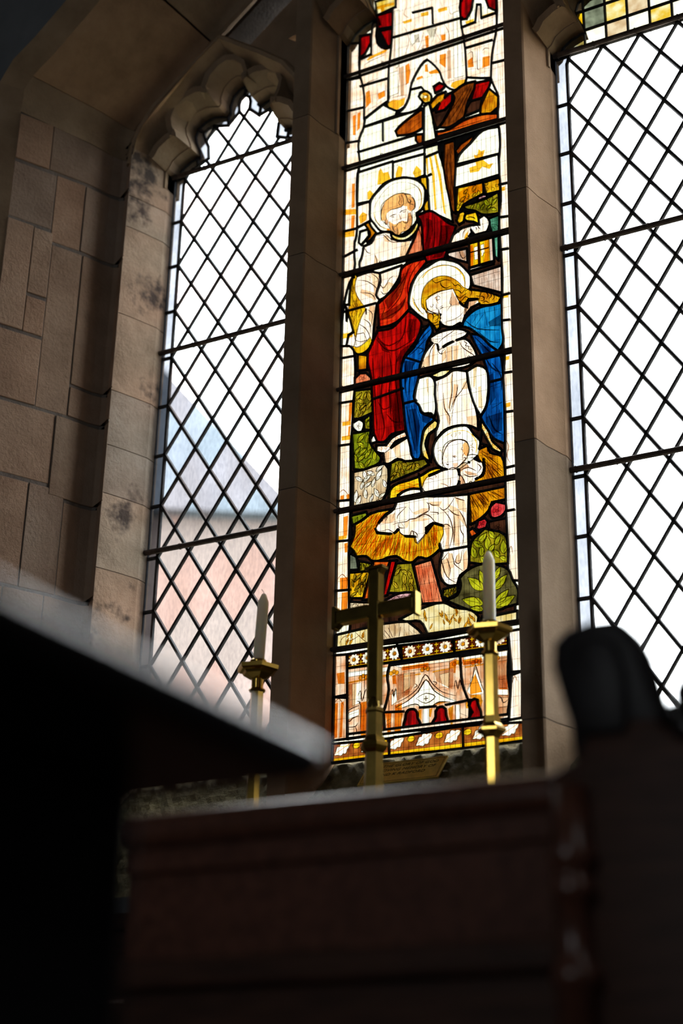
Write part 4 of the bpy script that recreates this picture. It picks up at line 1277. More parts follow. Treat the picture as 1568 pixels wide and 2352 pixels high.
# ------------------------------------------------------------------ glass paint and silver stain on the inner face of the panes
STROKES = [
    ('p_line', 2.6, [-111,3463,-100,3466,-87,3466]),
    ('p_line', 2.0, [-106,3460,-97,3459,-96,3455]),
    ('p_line', 2.6, [-77,3466,-72,3470,-68,3472,-50,3472]),
    ('p_line', 1.8, [-66,3468,-60,3465,-53,3467]),
    ('p_soft', 1.92, [-78,3464,-74,3451,-72,3444,-74,3439]),
    ('p_soft', 1.92, [-81,3434,-72,3433,-65,3435]),
    ('p_line', 1.8, [-96,3420,-86,3423,-80,3431,-69,3428]),
    ('p_line', 2.4, [-111,3485,-106,3488,-94,3487,-80,3487,-68,3489,-62,3499,-64,3520,-71,3534]),
    ('p_line', 2.4, [-129,3520,-137,3503,-141,3480,-141,3454]),
    ('p_line', 2.0, [-125,3475,-122,3459,-127,3449,-123,3437,-115,3441]),
    ('p_line', 2.0, [-82,3541,-65,3538,-54,3530,-38,3523]),
    ('p_line', 2.6, [-46,3514,-47,3500,-39,3492,-37,3500,-43,3508]),
    ('p_line', 2.6, [-35,3514,-25,3499,-22,3478,-27,3465]),
    ('p_line', 2.0, [-43,3487,-34,3487,-27,3480]),
    ('p_line', 2.0, [-79,3533,-75,3517,-79,3504,-72,3493]),
    ('p_line', 2.0, [-62,3531,-54,3526,-50,3510,-52,3496]),
    ('p_line', 2.6, [-47,3466,-46,3439,-49,3423,-59,3426,-65,3435]),
    ('p_line', 2.0, [-38,3458,-33,3432,-36,3408,-49,3394,-65,3394,-81,3385,-100,3398,-109,3420,-113,3445]),
    ('p_line', 1.8, [-84,3415,-81,3401,-82,3389]),
    ('p_line', 1.8, [-100,3430,-97,3412,-89,3398]),
    ('p_line', 1.8, [-62,3410,-57,3404,-61,3399]),
    ('p_line', 1.6, [-49,3572,-33,3562,-18,3549,-6,3529,-1,3506,-2,3480,-8,3464]),
    ('p_line', 1.6, [-165,3478,-156,3457,-141,3436,-123,3422]),
    ('p_soft', 1.28, [-166,3494,-165,3513,-157,3531,-142,3553,-126,3568,-107,3580,-85,3582,-52,3574]),
    ('p_line', 2.0, [-33,3438,-18,3435]),
    ('p_line', 1.5, [41,3124,49,3130,57,3130,63,3122]),
    ('p_line', 1.8, [47,3124,53,3117,62,3120]),
    ('p_line', 1.5, [28,3106,32,3098,39,3103,37,3108]),
    ('p_line', 1.5, [49,3107,49,3090,57,3090]),
    ('p_line', 2.2, [61,3083,67,3087,73,3088]),
    ('p_line', 1.5, [59,3089,65,3092,71,3094]),
    ('p_line', 2.4, [17,3136,37,3142,53,3146,73,3146,93,3146]),
    ('p_line', 2.4, [14,3122,16,3103,26,3087,49,3073,63,3069]),
    ('p_line', 1.5, [97,3117,93,3097,97,3088,89,3079,85,3072]),
    ('p_line', 1.5, [97,3085,125,3080]),
    ('p_line', 1.5, [80,3037,104,3037,124,3043,138,3056]),
    ('p_line', 2.0, [80,3037,80,3025]),
    ('p_line', 2.0, [138,3043,146,3074,160,3092]),
    ('p_line', 2.2, [63,3057,64,3050,58,3056]),
    ('p_line', 1.6, [-29,3164,-16,3197,0,3216,19,3228,39,3234,62,3236,82,3232,110,3218,126,3203,140,3180,143,3159,141,3139]),
    ('p_line', 1.6, [-28,3146,-16,3113,4,3082]),
    ('p_line', 2.6, [63,3181,65,3166,81,3151,97,3155]),
    ('p_line', 2.2, [33,3196,47,3179,65,3181,81,3181,98,3172]),
    ('p_line', 2.2, [100,3167,111,3151,121,3153,133,3137]),
    ('p_line', 2.2, [105,3140,123,3131,133,3120,145,3134]),
    ('p_line', 2.2, [113,3121,125,3105,137,3110,149,3116]),
    ('p_line', 2.4, [127,3092,137,3098,143,3105,155,3097]),
    ('p_line', 2.4, [129,3081,137,3085,149,3086]),
    ('p_line', 2.4, [143,3124,155,3127,165,3116,161,3104]),
    ('p_line', 2.4, [173,3118,185,3119,194,3108,190,3094,178,3099]),
    ('p_line', 2.4, [188,3086,194,3093,204,3086,202,3076,192,3079]),
    ('p_line', 2.4, [196,3105,210,3103,217,3089,211,3078]),
    ('p_line', 2.4, [210,3099,223,3098,227,3084,219,3078]),
    ('p_line', 2.0, [231,3093,237,3079,229,3069]),
    ('p_line', 2.0, [241,3083,244,3069]),
    ('p_line', 2.2, [199,3069,209,3072,219,3063]),
    ('p_line', 2.2, [2,3121,12,3093,18,3079]),
    ('p_line', 2.2, [20,3074,32,3077,40,3064,36,3051]),
    ('p_line', 2.2, [38,3061,53,3066,56,3054,44,3047]),
    ('p_line', 2.2, [36,3042,48,3041,56,3048]),
    ('p_line', 2.2, [42,3033,54,3032,60,3036]),
    ('p_line', 2.0, [44,3022,56,3023]),
    ('p_line', 2.4, [67,2561,65,2578,69,2603,75,2618,85,2632,99,2638,115,2639,130,2635,143,2625,149,2607,147,2591,142,2581]),
    ('p_line', 2.0, [67,2561,74,2554,83,2551,96,2554,111,2551,124,2561,136,2571]),
    ('p_line', 1.8, [76,2592,80,2589]),
    ('p_line', 2.2, [97,2587,103,2587,106,2583]),
    ('p_soft', 1.6, [95,2591,104,2590,110,2585]),
    ('p_soft', 1.6, [73,2596,82,2594]),
    ('p_line', 2.0, [80,2576,83,2574]),
    ('p_line', 2.2, [77,2570,83,2566,86,2568]),
    ('p_soft', 1.28, [79,2563,85,2563]),
    ('p_line', 1.8, [129,2577,136,2578,138,2572,130,2569]),
    ('p_soft', 1.6, [129,2614,125,2606,131,2602]),
    ('p_soft', 1.6, [136,2593,131,2588,127,2579]),
    ('p_line', 2.0, [114,2549,120,2536,118,2518,113,2489]),
    ('p_soft', 1.6, [90,2524,91,2509,88,2493]),
    ('p_soft', 1.6, [59,2512,75,2505,88,2493]),
    ('p_soft', 1.6, [13,2532,26,2534,37,2529]),
    ('p_soft', 1.6, [37,2546,46,2537,43,2532]),
    ('p_soft', 1.6, [68,2496,84,2493,77,2483]),
    ('p_line', 2.4, [115,2551,130,2562,148,2557]),
    ('p_line', 2.0, [145,2582,158,2583,177,2576]),
    ('p_line', 2.2, [151,2574,176,2566,190,2549,195,2532,191,2514,179,2505]),
    ('p_line', 2.2, [174,2551,185,2537,176,2524]),
    ('p_line', 2.0, [121,2540,145,2545,171,2528]),
    ('p_line', 2.2, [130,2528,150,2515,176,2514]),
    ('p_line', 2.2, [120,2530,132,2508,137,2485]),
    ('p_line', 1.8, [153,2487,157,2508]),
    ('p_soft', 1.44, [108,2665,109,2654,105,2648]),
    ('p_soft', 1.44, [115,2659,123,2659,119,2652]),
    ('p_soft', 1.44, [99,2661,94,2657,99,2652]),
    ('p_soft', 1.44, [51,2614,60,2617,63,2608]),
    ('p_soft', 1.44, [48,2604,58,2603]),
    ('p_soft', 1.44, [151,2606,160,2606,166,2600]),
    ('p_soft', 1.44, [151,2615,157,2611,162,2620]),
    ('p_soft', 1.44, [154,2597,159,2599,161,2591]),
    ('p_line', 1.6, [45,2590,52,2572,65,2560]),
    ('p_line', 2.0, [156,3336,154,3309]),
    ('p_line', 2.0, [166,3340,167,3328,172,3322]),
    ('p_line', 2.0, [180,3338,184,3332,182,3325]),
    ('p_line', 2.0, [187,3345,190,3335,196,3326]),
    ('p_line', 2.0, [203,3346,206,3330]),
    ('p_line', 2.4, [150,3379,163,3380,177,3372,178,3366]),
    ('p_line', 2.0, [158,3309,228,3307]),
    ('p_line', 2.0, [149,3300,230,3299]),
    ('p_line', 2.0, [124,3331,126,3337,136,3346]),
    ('p_line', 2.0, [138,3312,141,3333,151,3339]),
    ('p_soft', 1.92, [112,3305,123,3319]),
    ('p_line', 2.0, [114,3281,116,3257]),
    ('p_line', 2.0, [122,3279,133,3246,140,3240,151,3248]),
    ('p_line', 2.2, [27,2888,26,2939,39,2964,50,2972]),
    ('p_line', 2.4, [81,2890,78,2941]),
    ('p_line', 2.4, [99,2891,99,2948]),
    ('p_line', 2.4, [142,2886,137,2930]),
    ('p_line', 2.0, [123,2958,133,2936,152,2916,167,2902,175,2887]),
    ('p_line', 2.0, [143,2965,155,2945,166,2929,175,2907]),
    ('p_line', 1.8, [52,2958,55,2940,66,2929,66,2937,78,2945]),
    ('p_line', 2.0, [50,2970,52,2958]),
    ('p_line', 2.0, [54,2969,72,2983,94,2993,111,3002]),
    ('p_line', 1.8, [36,2997,68,2989]),
    ('p_line', 1.8, [29,2989,62,2982]),
    ('p_line', 1.8, [29,2980,52,2976]),
    ('p_line', 1.8, [65,3007,68,2991]),
    ('p_line', 1.8, [120,2984,149,2984]),
    ('p_line', 1.8, [101,2989,117,2989]),
    ('p_line', 1.8, [109,2965,138,2968]),
    ('p_line', 1.8, [99,2949,117,2953]),
    ('p_line', 2.0, [101,2862,98,2833,98,2797,89,2750,92,2733]),
    ('p_line', 2.0, [117,2817,112,2787,100,2743]),
    ('p_line', 2.0, [92,2736,105,2769,129,2795,147,2825]),
    ('p_line', 2.0, [70,2800,73,2750,89,2719,87,2688]),
    ('p_line', 2.0, [102,2742,90,2688]),
    ('p_soft', 1.6, [51,2808,53,2831,58,2846]),
    ('p_soft', 1.6, [164,2798,178,2787]),
    ('p_soft', 1.6, [171,2862,166,2798]),
    ('p_soft', 1.6, [180,2730,194,2720]),
    ('p_soft', 1.6, [19,2815,16,2856]),
    ('p_line', 1.8, [179,2865,196,2848]),
    ('p_line', 1.8, [134,2959,141,2962,139,2953,147,2946,142,2939,153,2934,152,2926,163,2920,161,2912]),
    ('p_line', 2.2, [-150,2408,-139,2428,-125,2430,-121,2449,-92,2458,-49,2460]),
    ('p_line', 2.2, [-147,2402,-121,2399,-106,2400,-84,2384,-80,2396,-71,2396,-69,2384,-53,2371,-37,2370,-33,2381,-27,2378,-21,2348,-13,2344,11,2367,11,2383,37,2392]),
    ('p_line', 2.2, [-92,2412,-78,2415,-49,2414,-37,2419,-21,2418,5,2425,17,2423,31,2411,43,2395,67,2385]),
    ('p_line', 2.0, [-78,2427,-74,2440,-49,2460]),
    ('p_line', 2.0, [-41,2458,-29,2438]),
    ('p_line', 2.0, [7,2427,23,2436,21,2456,15,2461]),
    ('p_line', 2.0, [-17,2422,3,2428,25,2436]),
    ('p_line', 2.0, [25,2430,51,2423,49,2417]),
    ('p_line', 2.0, [21,2460,35,2449,55,2446]),
    ('p_line', 2.0, [55,2440,67,2428,83,2434,103,2460]),
    ('p_line', 2.2, [67,2428,87,2399,96,2362,94,2339,84,2306]),
    ('p_line', 2.0, [83,2429,101,2410,118,2401]),
    ('p_line', 2.0, [101,2461,117,2452,134,2444]),
    ('p_line', 2.0, [116,2418,130,2391,139,2358]),
    ('p_line', 2.0, [118,2393,120,2358,129,2337,123,2307]),
    ('p_line', 2.2, [101,2410,102,2361,98,2311]),
    ('p_line', 2.0, [67,2383,79,2382,92,2370]),
    ('p_line', 2.0, [59,2318,67,2332]),
    ('p_line', 2.2, [82,2297,66,2280,62,2271,77,2225,106,2202]),
    ('p_line', 2.0, [60,2279,56,2257,58,2234,73,2205]),
    ('p_line', 2.0, [92,2293,99,2265,103,2255,128,2232]),
    ('p_line', 2.0, [76,2283,87,2248,85,2226]),
    ('p_line', 2.0, [125,2299,117,2260,103,2265,109,2283]),
    ('p_line', 2.0, [-74,2414,-72,2400,-53,2395]),
    ('p_line', 2.0, [-65,2413,-55,2397]),
    ('p_line', 2.0, [-121,2433,-109,2441,-115,2428]),
    ('p_line', 2.0, [-86,2449,-92,2432]),
    ('p_line', 2.0, [-29,2382,-15,2370,-13,2354]),
    ('p_line', 2.0, [-157,3405,-132,3402,-115,3379,-94,3364,-52,3356]),
    ('p_line', 2.0, [-128,3405,-111,3387,-102,3371]),
    ('p_line', 2.0, [-201,3381,-188,3355,-175,3347]),
    ('p_line', 2.0, [-162,3339,-153,3309,-165,3295]),
    ('p_line', 2.0, [-52,3356,-68,3308]),
    ('p_line', 2.0, [-174,3275,-148,3246,-152,3217]),
    ('p_line', 2.0, [-144,3267,-139,3222,-126,3210,-110,3236,-93,3244]),
    ('p_line', 2.0, [-139,3200,-126,3186,-105,3195]),
    ('p_line', 2.0, [-221,3262,-186,3248,-152,3212,-156,3187]),
    ('p_line', 2.0, [-211,3215,-173,3200,-155,3174]),
    ('p_line', 2.0, [-195,3277,-173,3258]),
    ('p_line', 2.0, [-185,3148,-167,3127,-171,3084]),
    ('p_line', 2.0, [-197,3117,-175,3094,-171,3059]),
    ('p_line', 2.0, [-214,3104,-188,3080,-171,3042]),
    ('p_line', 2.0, [-223,3051,-219,3028]),
    ('p_line', 2.2, [-12,3402,-1,3354,-3,3298]),
    ('p_line', 2.0, [1,3403,4,3300]),
    ('p_soft', 1.6, [-18,3359,-22,3303]),
    ('p_soft', 1.6, [-31,3336,-39,3299]),
    ('p_dk', 3.2, [24,3427,24,3383,15,3323]),
    ('p_dk', 3.2, [45,3416,44,3341,36,3278]),
    ('p_dk', 3.2, [65,3397,65,3335,52,3273]),
    ('p_dk', 2.88, [86,3373,85,3329,73,3289]),
    ('p_dk', 3.2, [-1,3271,-30,3240,-47,3192,-43,3148]),
    ('p_dk', 3.2, [-26,3274,-43,3252,-59,3204,-76,3157,-113,3124,-142,3119]),
    ('p_dk', 2.88, [-43,3265,-59,3222,-101,3168]),
    ('p_dk', 2.88, [-51,3159,-75,3118,-134,3099]),
    ('p_dk', 2.56, [-130,3163,-126,3132,-138,3109]),
    ('p_dk', 3.52, [-150,3032,-124,2996,-99,2982,-75,2984,-22,3004]),
    ('p_dk', 3.2, [-141,3026,-108,3001,-59,3018]),
    ('p_dk', 3.2, [-51,3092,-59,3030,-83,2999]),
    ('p_dk', 3.2, [-26,3077,-42,3009]),
    ('p_dk', 3.52, [-165,2973,-156,2862,-146,2713]),
    ('p_dk', 3.52, [-132,2973,-131,2881,-135,2808,-122,2732,-129,2694]),
    ('p_dk', 3.52, [-108,2975,-99,2907,-107,2851,-98,2743]),
    ('p_dk', 3.52, [-83,2961,-86,2887,-74,2762,-73,2714]),
    ('p_dk', 2.88, [-143,2818,-126,2790,-98,2796]),
    ('p_dk', 2.88, [-114,2771,-90,2741,-61,2735]),
    ('p_dk', 2.88, [31,3024,7,3005,-22,2975]),
    ('p_dk', 2.88, [15,2995,-18,2966,-42,2951]),
    ('p_dk', 2.88, [-22,2975,6,2960,-10,2947]),
    ('p_dk', 3.2, [-50,2936,-54,2879,-50,2813]),
    ('p_dk', 3.2, [-26,2922,-38,2876,-42,2819]),
    ('p_dk', 3.2, [-50,2785,-37,2714,-21,2631]),
    ('p_dk', 3.2, [-34,2785,-22,2726,-14,2645]),
    ('p_dk', 2.88, [-18,2777,-2,2730]),
    ('p_dk', 2.88, [142,3025,181,2986,250,2964]),
    ('p_dk', 2.88, [169,2989,201,3030]),
    ('p_dk', 2.88, [181,2978,219,2935,249,2924]),
    ('p_dk', 2.88, [173,2959,211,2909,233,2879]),
    ('p_dk', 3.2, [203,2887,225,2845,255,2822]),
    ('p_dk', 3.2, [225,2861,251,2815,253,2767]),
    ('p_dk', 3.2, [216,2784,250,2791]),
    ('p_dk', 3.2, [222,2715,253,2728]),
    ('p_dk', 3.2, [211,2698,228,2648,250,2628]),
    ('p_dk', 3.2, [245,2706,239,2638]),
    ('p_dk', 2.88, [182,3034,166,3009]),
    ('p_dk', 2.88, [205,3044,212,2987]),
    ('p_dk', 2.88, [237,3044,239,2980]),
    ('p_line', 2.2, [164,3158,257,3162]),
    ('p_line', 2.2, [198,3155,199,3121]),
    ('p_line', 2.2, [239,3156,242,3097]),
    ('p_soft', 1.6, [176,3153,177,3135]),
    ('p_soft', 1.6, [215,3150,218,3114]),
    ('p_soft', 1.6, [227,3151,230,3106]),
    ('p_soft', 1.6, [250,3153,251,3094]),
    ('p_soft', 1.6, [-95,4257,-97,4166,-98,4046]),
    ('p_soft', 1.6, [-82,4257,-80,4030,-82,3918]),
    ('p_soft', 1.6, [-63,4194,-45,4131,-63,4063]),
    ('p_soft', 1.6, [-45,4131,-18,4076]),
    ('p_soft', 1.6, [-19,4187,-45,4131]),
    ('p_soft', 1.6, [8,4141,-5,4091,-23,4068]),
    ('p_soft', 1.6, [8,4141,30,4083]),
    ('p_soft', 1.6, [43,4143,26,4099]),
    ('p_soft', 1.6, [43,4143,69,4083]),
    ('p_soft', 1.6, [-5,4081,12,4087,34,4076]),
    ('p_soft', 1.6, [52,4075,69,4080,95,4068]),
    ('p_soft', 1.6, [-45,4061,-32,4071]),
    ('p_soft', 1.6, [109,4172,108,4039]),
    ('p_soft', 1.6, [127,4170,129,4021,128,3915]),
    ('p_soft', 1.6, [83,4147,100,4096,95,4034]),
    ('p_soft', 1.6, [-58,4032,-58,3943]),
    ('p_soft', 1.6, [-41,4030,-45,3987]),
    ('p_soft', 1.6, [52,4030,56,3995]),
    ('p_soft', 1.6, [104,4031,105,3904]),
    ('p_soft', 1.6, [-112,4022,-111,3913]),
    ('p_soft', 1.6, [-115,3920,-80,3917,-45,3909]),
    ('p_soft', 1.6, [85,3911,111,3911,154,3906]),
    ('p_soft', 1.6, [-28,4261,-23,4183]),
    ('p_soft', 1.6, [8,4257,8,4171]),
    ('p_soft', 1.6, [-82,4298,-77,4255]),
    ('p_soft', 1.6, [-55,4272,-64,4245,-45,4222]),
    ('p_soft', 1.6, [101,4210,105,4179,127,4180]),
    ('p_soft', 1.6, [70,4243,75,4221]),
    ('p_line', 2.0, [-212,4088,-185,4098,-130,4103]),
    ('p_line', 2.0, [-218,4061,-130,4058]),
    ('p_line', 2.0, [-206,3996,-197,4013,-152,4016]),
    ('p_line', 2.0, [-197,3988,-196,3914]),
    ('p_line', 2.0, [-183,3978,-178,3927]),
    ('p_line', 2.0, [-158,3979,-158,3925]),
    ('p_line', 2.0, [-129,3979,-129,3929]),
    ('p_line', 2.0, [-202,3896,-129,3924]),
    ('p_line', 2.0, [-177,4222,-176,4130]),
    ('p_line', 2.0, [-154,4173,-153,4127]),
    ('p_line', 2.0, [160,4093,254,4096]),
    ('p_line', 2.0, [160,4068,253,4057]),
    ('p_line', 2.0, [163,3994,180,3997,179,3935]),
    ('p_line', 2.0, [197,4005,196,3928,204,3921]),
    ('p_line', 2.0, [214,3989,223,3996,239,3989]),
    ('p_line', 2.0, [158,3937,238,3913]),
    ('p_line', 2.0, [204,4169,203,4110]),
    ('p_line', 2.0, [174,4161,173,4117]),
    ('p_line', 2.0, [234,4153,233,4128]),
    ('p_dk', 2.56, [-79,3787,-1,3822]),
    ('p_dk', 2.56, [-53,3763,1,3793]),
    ('p_dk', 2.56, [67,3756,119,3813,157,3866]),
    ('p_dk', 2.56, [93,3752,135,3807,170,3871]),
    ('p_dk', 2.56, [118,3752,148,3808,181,3872]),
    ('p_dk', 2.56, [199,3860,186,3818]),
    ('p_dk', 2.56, [216,3859,203,3817]),
    ('p_dk', 2.24, [236,3819,218,3750]),
    ('p_dk', 2.24, [248,3801,239,3743]),
    ('p_dk', 2.56, [67,3721,151,3722,246,3722]),
    ('p_dk', 2.24, [46,3829,68,3864]),
    ('p_dk', 2.24, [68,3812,94,3851]),
    ('p_dk', 2.56, [88,3634,87,3552,107,3438]),
    ('p_dk', 2.56, [102,3634,102,3556,111,3463]),
    ('p_soft', 1.6, [-262,4168,-260,4076]),
    ('p_soft', 1.6, [-245,4161,-244,4070]),
    ('p_soft', 1.92, [-266,4144,-233,4137]),
    ('p_soft', 1.6, [-254,4024,-253,3826]),
    ('p_soft', 1.6, [-235,3987,-235,3830]),
    ('p_soft', 1.6, [-245,4020,-244,3945]),
    ('p_soft', 1.92, [-262,3937,-214,3935]),
    ('p_soft', 1.92, [-262,3824,-230,3819]),
    ('p_soft', 1.6, [-258,3633,-258,3540]),
    ('p_soft', 1.6, [-247,3635,-247,3537]),
    ('p_soft', 1.6, [-260,3513,-261,3463]),
    ('p_soft', 1.6, [-263,3422,-262,3305]),
    ('p_soft', 1.6, [-249,3418,-252,3302]),
    ('p_soft', 1.6, [-262,3273,-262,3189]),
    ('p_soft', 1.6, [-261,3026,-260,2895]),
    ('p_soft', 1.6, [-248,3027,-248,2892]),
    ('p_soft', 1.6, [-260,2878,-262,2853]),
    ('p_soft', 1.6, [-261,2837,-261,2710]),
    ('p_soft', 1.6, [-249,2836,-250,2707]),
    ('p_soft', 1.6, [-262,2694,-262,2592]),
    ('p_soft', 1.6, [-248,2691,-248,2589]),
    ('p_soft', 1.6, [-258,2693,-258,2591]),
    ('p_soft', 1.6, [-261,2658,-261,2531]),
    ('p_soft', 1.6, [-247,2655,-246,2528]),
    ('p_soft', 1.92, [-269,2545,-255,2554,-236,2530]),
    ('p_soft', 1.6, [-261,2469,-262,2399]),
    ('p_soft', 1.6, [-262,2384,-263,2285]),
    ('p_soft', 1.6, [-245,2381,-247,2283]),
    ('p_soft', 1.92, [-267,2275,-253,2287,-235,2266]),
    ('p_soft', 1.6, [-251,2276,-252,2242]),
    ('p_soft', 1.6, [-258,2232,-261,2169]),
    ('p_soft', 1.6, [-242,2229,-243,2170]),
    ('p_soft', 1.6, [279,4160,275,4073]),
    ('p_soft', 1.6, [264,3980,261,3943]),
    ('p_soft', 1.6, [257,3916,255,3840]),
    ('p_soft', 1.6, [273,3905,273,3815]),
    ('p_soft', 1.6, [268,3432,267,3362]),
    ('p_soft', 1.6, [268,2803,268,2725]),
    ('p_soft', 1.6, [270,2685,269,2616]),
    ('p_soft', 1.92, [261,2610,270,2585,264,2556,274,2532]),
    ('p_soft', 1.6, [266,2374,267,2316]),
    ('p_soft', 1.92, [262,2266,270,2283,274,2260]),
    ('p_soft', 1.6, [267,2258,269,2201]),
    ('p_soft', 1.6, [272,2031,271,1935]),
    ('p_soft', 1.6, [273,1905,270,1811]),
    ('p_soft', 1.92, [263,1892,271,1913,278,1897]),
    ('p_soft', 1.92, [255,1828,278,1832]),
    ('p_soft', 1.6, [-266,2031,-264,1929]),
    ('p_soft', 1.6, [-251,2033,-247,1927]),
    ('p_soft', 1.6, [-261,1898,-263,1807]),
    ('p_soft', 1.6, [-248,1900,-248,1805]),
    ('p_soft', 1.92, [-269,1907,-255,1916,-240,1895]),
    ('p_line', 2.6, [-78,1870,-44,1883,-12,1905,12,1936,36,1903,68,1880,101,1865]),
    ('p_line', 2.4, [-76,1883,-44,1894,-12,1916,10,1951,32,1922,60,1896,101,1880]),
    ('p_line', 2.4, [-60,1866,-20,1872,-4,1861]),
    ('p_line', 2.4, [32,1862,52,1869,83,1865]),
    ('p_line', 2.2, [-18,1887,12,1898,40,1885,12,1870,-18,1887]),
    ('p_line', 5.2, [12,1891,12,1876]),
    ('p_line', 5.2, [5,1883,19,1883]),
    ('p_line', 2.0, [-61,1980,82,1979]),
    ('p_line', 2.0, [-61,1968,80,1968]),
    ('p_line', 2.0, [-63,1984,-64,1893]),
    ('p_line', 2.0, [82,1979,80,1901]),
    ('p_line', 2.0, [-89,1991,-61,1980]),
    ('p_line', 2.0, [82,1979,108,1987]),
    ('p_line', 2.4, [-95,1908,-89,1922,-85,1899,-79,1925,-76,1898]),
    ('p_line', 2.4, [-99,1893,-99,1863]),
    ('p_line', 2.4, [-78,1891,-80,1868]),
    ('p_line', 2.4, [95,1899,101,1924,107,1897,113,1926,117,1896]),
    ('p_line', 2.2, [103,1890,101,1865]),
    ('p_line', 2.2, [117,1889,118,1866]),
    ('p_line', 2.0, [-24,1918,-14,1922,-20,1929]),
    ('p_line', 2.0, [-44,1901,-36,1908]),
    ('p_line', 2.0, [32,1929,44,1924,40,1917]),
    ('p_line', 2.0, [64,1903,76,1898]),
    ('p_line', 2.0, [-229,1987,-160,1987]),
    ('p_line', 2.0, [-229,1975,-159,1975]),
    ('p_line', 2.0, [-185,1988,-184,1919]),
    ('p_line', 2.0, [-176,1989,-175,1918]),
    ('p_line', 2.4, [-196,1917,-188,1931,-183,1900,-171,1933,-165,1901]),
    ('p_line', 2.2, [-200,1902,-187,1889,-188,1800]),
    ('p_line', 2.2, [-167,1894,-165,1800]),
    ('p_line', 2.2, [-231,1875,-212,1884,-191,1889]),
    ('p_line', 2.0, [-231,1864,-195,1871]),
    ('p_line', 2.2, [-232,1852,-220,1847,-212,1854,-193,1859]),
    ('p_line', 2.0, [-230,1831,-203,1830,-195,1840]),
    ('p_line', 2.0, [-230,1824,-203,1824]),
    ('p_line', 2.0, [-203,1830,-198,1815,-211,1805]),
    ('p_line', 2.2, [-60,1851,-64,1799]),
    ('p_line', 2.2, [-82,1861,-82,1801]),
    ('p_line', 2.2, [-92,1858,-94,1801]),
    ('p_line', 2.0, [-108,1834,-92,1840]),
    ('p_line', 2.0, [-108,1823,-92,1829]),
    ('p_line', 2.2, [4,1854,2,1799]),
    ('p_line', 2.2, [18,1855,18,1799]),
    ('p_line', 2.2, [89,1850,86,1800]),
    ('p_line', 2.2, [99,1854,98,1799]),
    ('p_line', 2.2, [110,1856,110,1834]),
    ('p_line', 2.0, [110,1831,133,1820]),
    ('p_line', 2.0, [110,1820,133,1810]),
    ('p_line', 2.2, [134,1886,150,1921,158,1958,170,1919,181,1884]),
    ('p_line', 2.2, [158,1932,177,1881]),
    ('p_line', 2.0, [124,1977,182,1979]),
    ('p_line', 2.0, [123,1966,251,1967]),
    ('p_line', 2.0, [159,1987,159,1965]),
    ('p_line', 2.0, [216,1946,215,1884]),
    ('p_line', 2.0, [228,1948,227,1897]),
    ('p_line', 2.0, [241,1950,240,1895]),
    ('p_line', 2.2, [215,1887,249,1883]),
    ('p_line', 2.2, [215,1869,252,1861]),
    ('p_line', 2.2, [216,1860,230,1860,237,1844,250,1850]),
    ('p_line', 2.0, [218,1832,248,1832]),
    ('p_line', 2.0, [218,1829,217,1803]),
    ('p_line', 2.0, [-119,2088,-107,2071]),
    ('p_dk', 3.84, [-115,2096,-94,2069]),
    ('p_dk', 3.84, [-103,2102,-90,2072]),
    ('p_dk', 3.84, [-82,2106,-82,2075]),
    ('p_dk', 3.52, [-65,2100,-69,2073]),
    ('p_soft', 1.6, [-53,2090,-45,2070]),
    ('p_soft', 1.6, [-41,2089,-24,2067]),
    ('p_soft', 1.6, [-28,2083,-8,2066]),
    ('p_soft', 1.6, [-258,2077,-246,2095,-220,2099]),
    ('p_soft', 1.6, [-237,2082,-216,2083,-191,2095]),
    ('p_soft', 1.6, [-208,2105,-186,2082,-169,2068]),
    ('p_soft', 1.6, [-178,2109,-173,2069]),
    ('p_soft', 1.6, [-168,2107,-167,2068]),
    ('p_dk', 2.56, [-14,2270,9,2160]),
    ('p_dk', 2.56, [-2,2275,20,2159]),
    ('p_dk', 2.56, [13,2276,35,2156]),
    ('p_dk', 2.56, [24,2278,54,2157]),
    ('p_dk', 2.56, [-145,2292,-164,2258]),
    ('p_dk', 2.56, [-129,2293,-156,2234]),
    ('p_dk', 2.56, [-114,2294,-121,2269]),
    ('p_dk', 2.56, [-171,2229,-179,2201]),
    ('p_dk', 2.56, [-164,2235,-171,2196]),
    ('p_dk', 2.56, [-90,2297,-113,2212]),
]
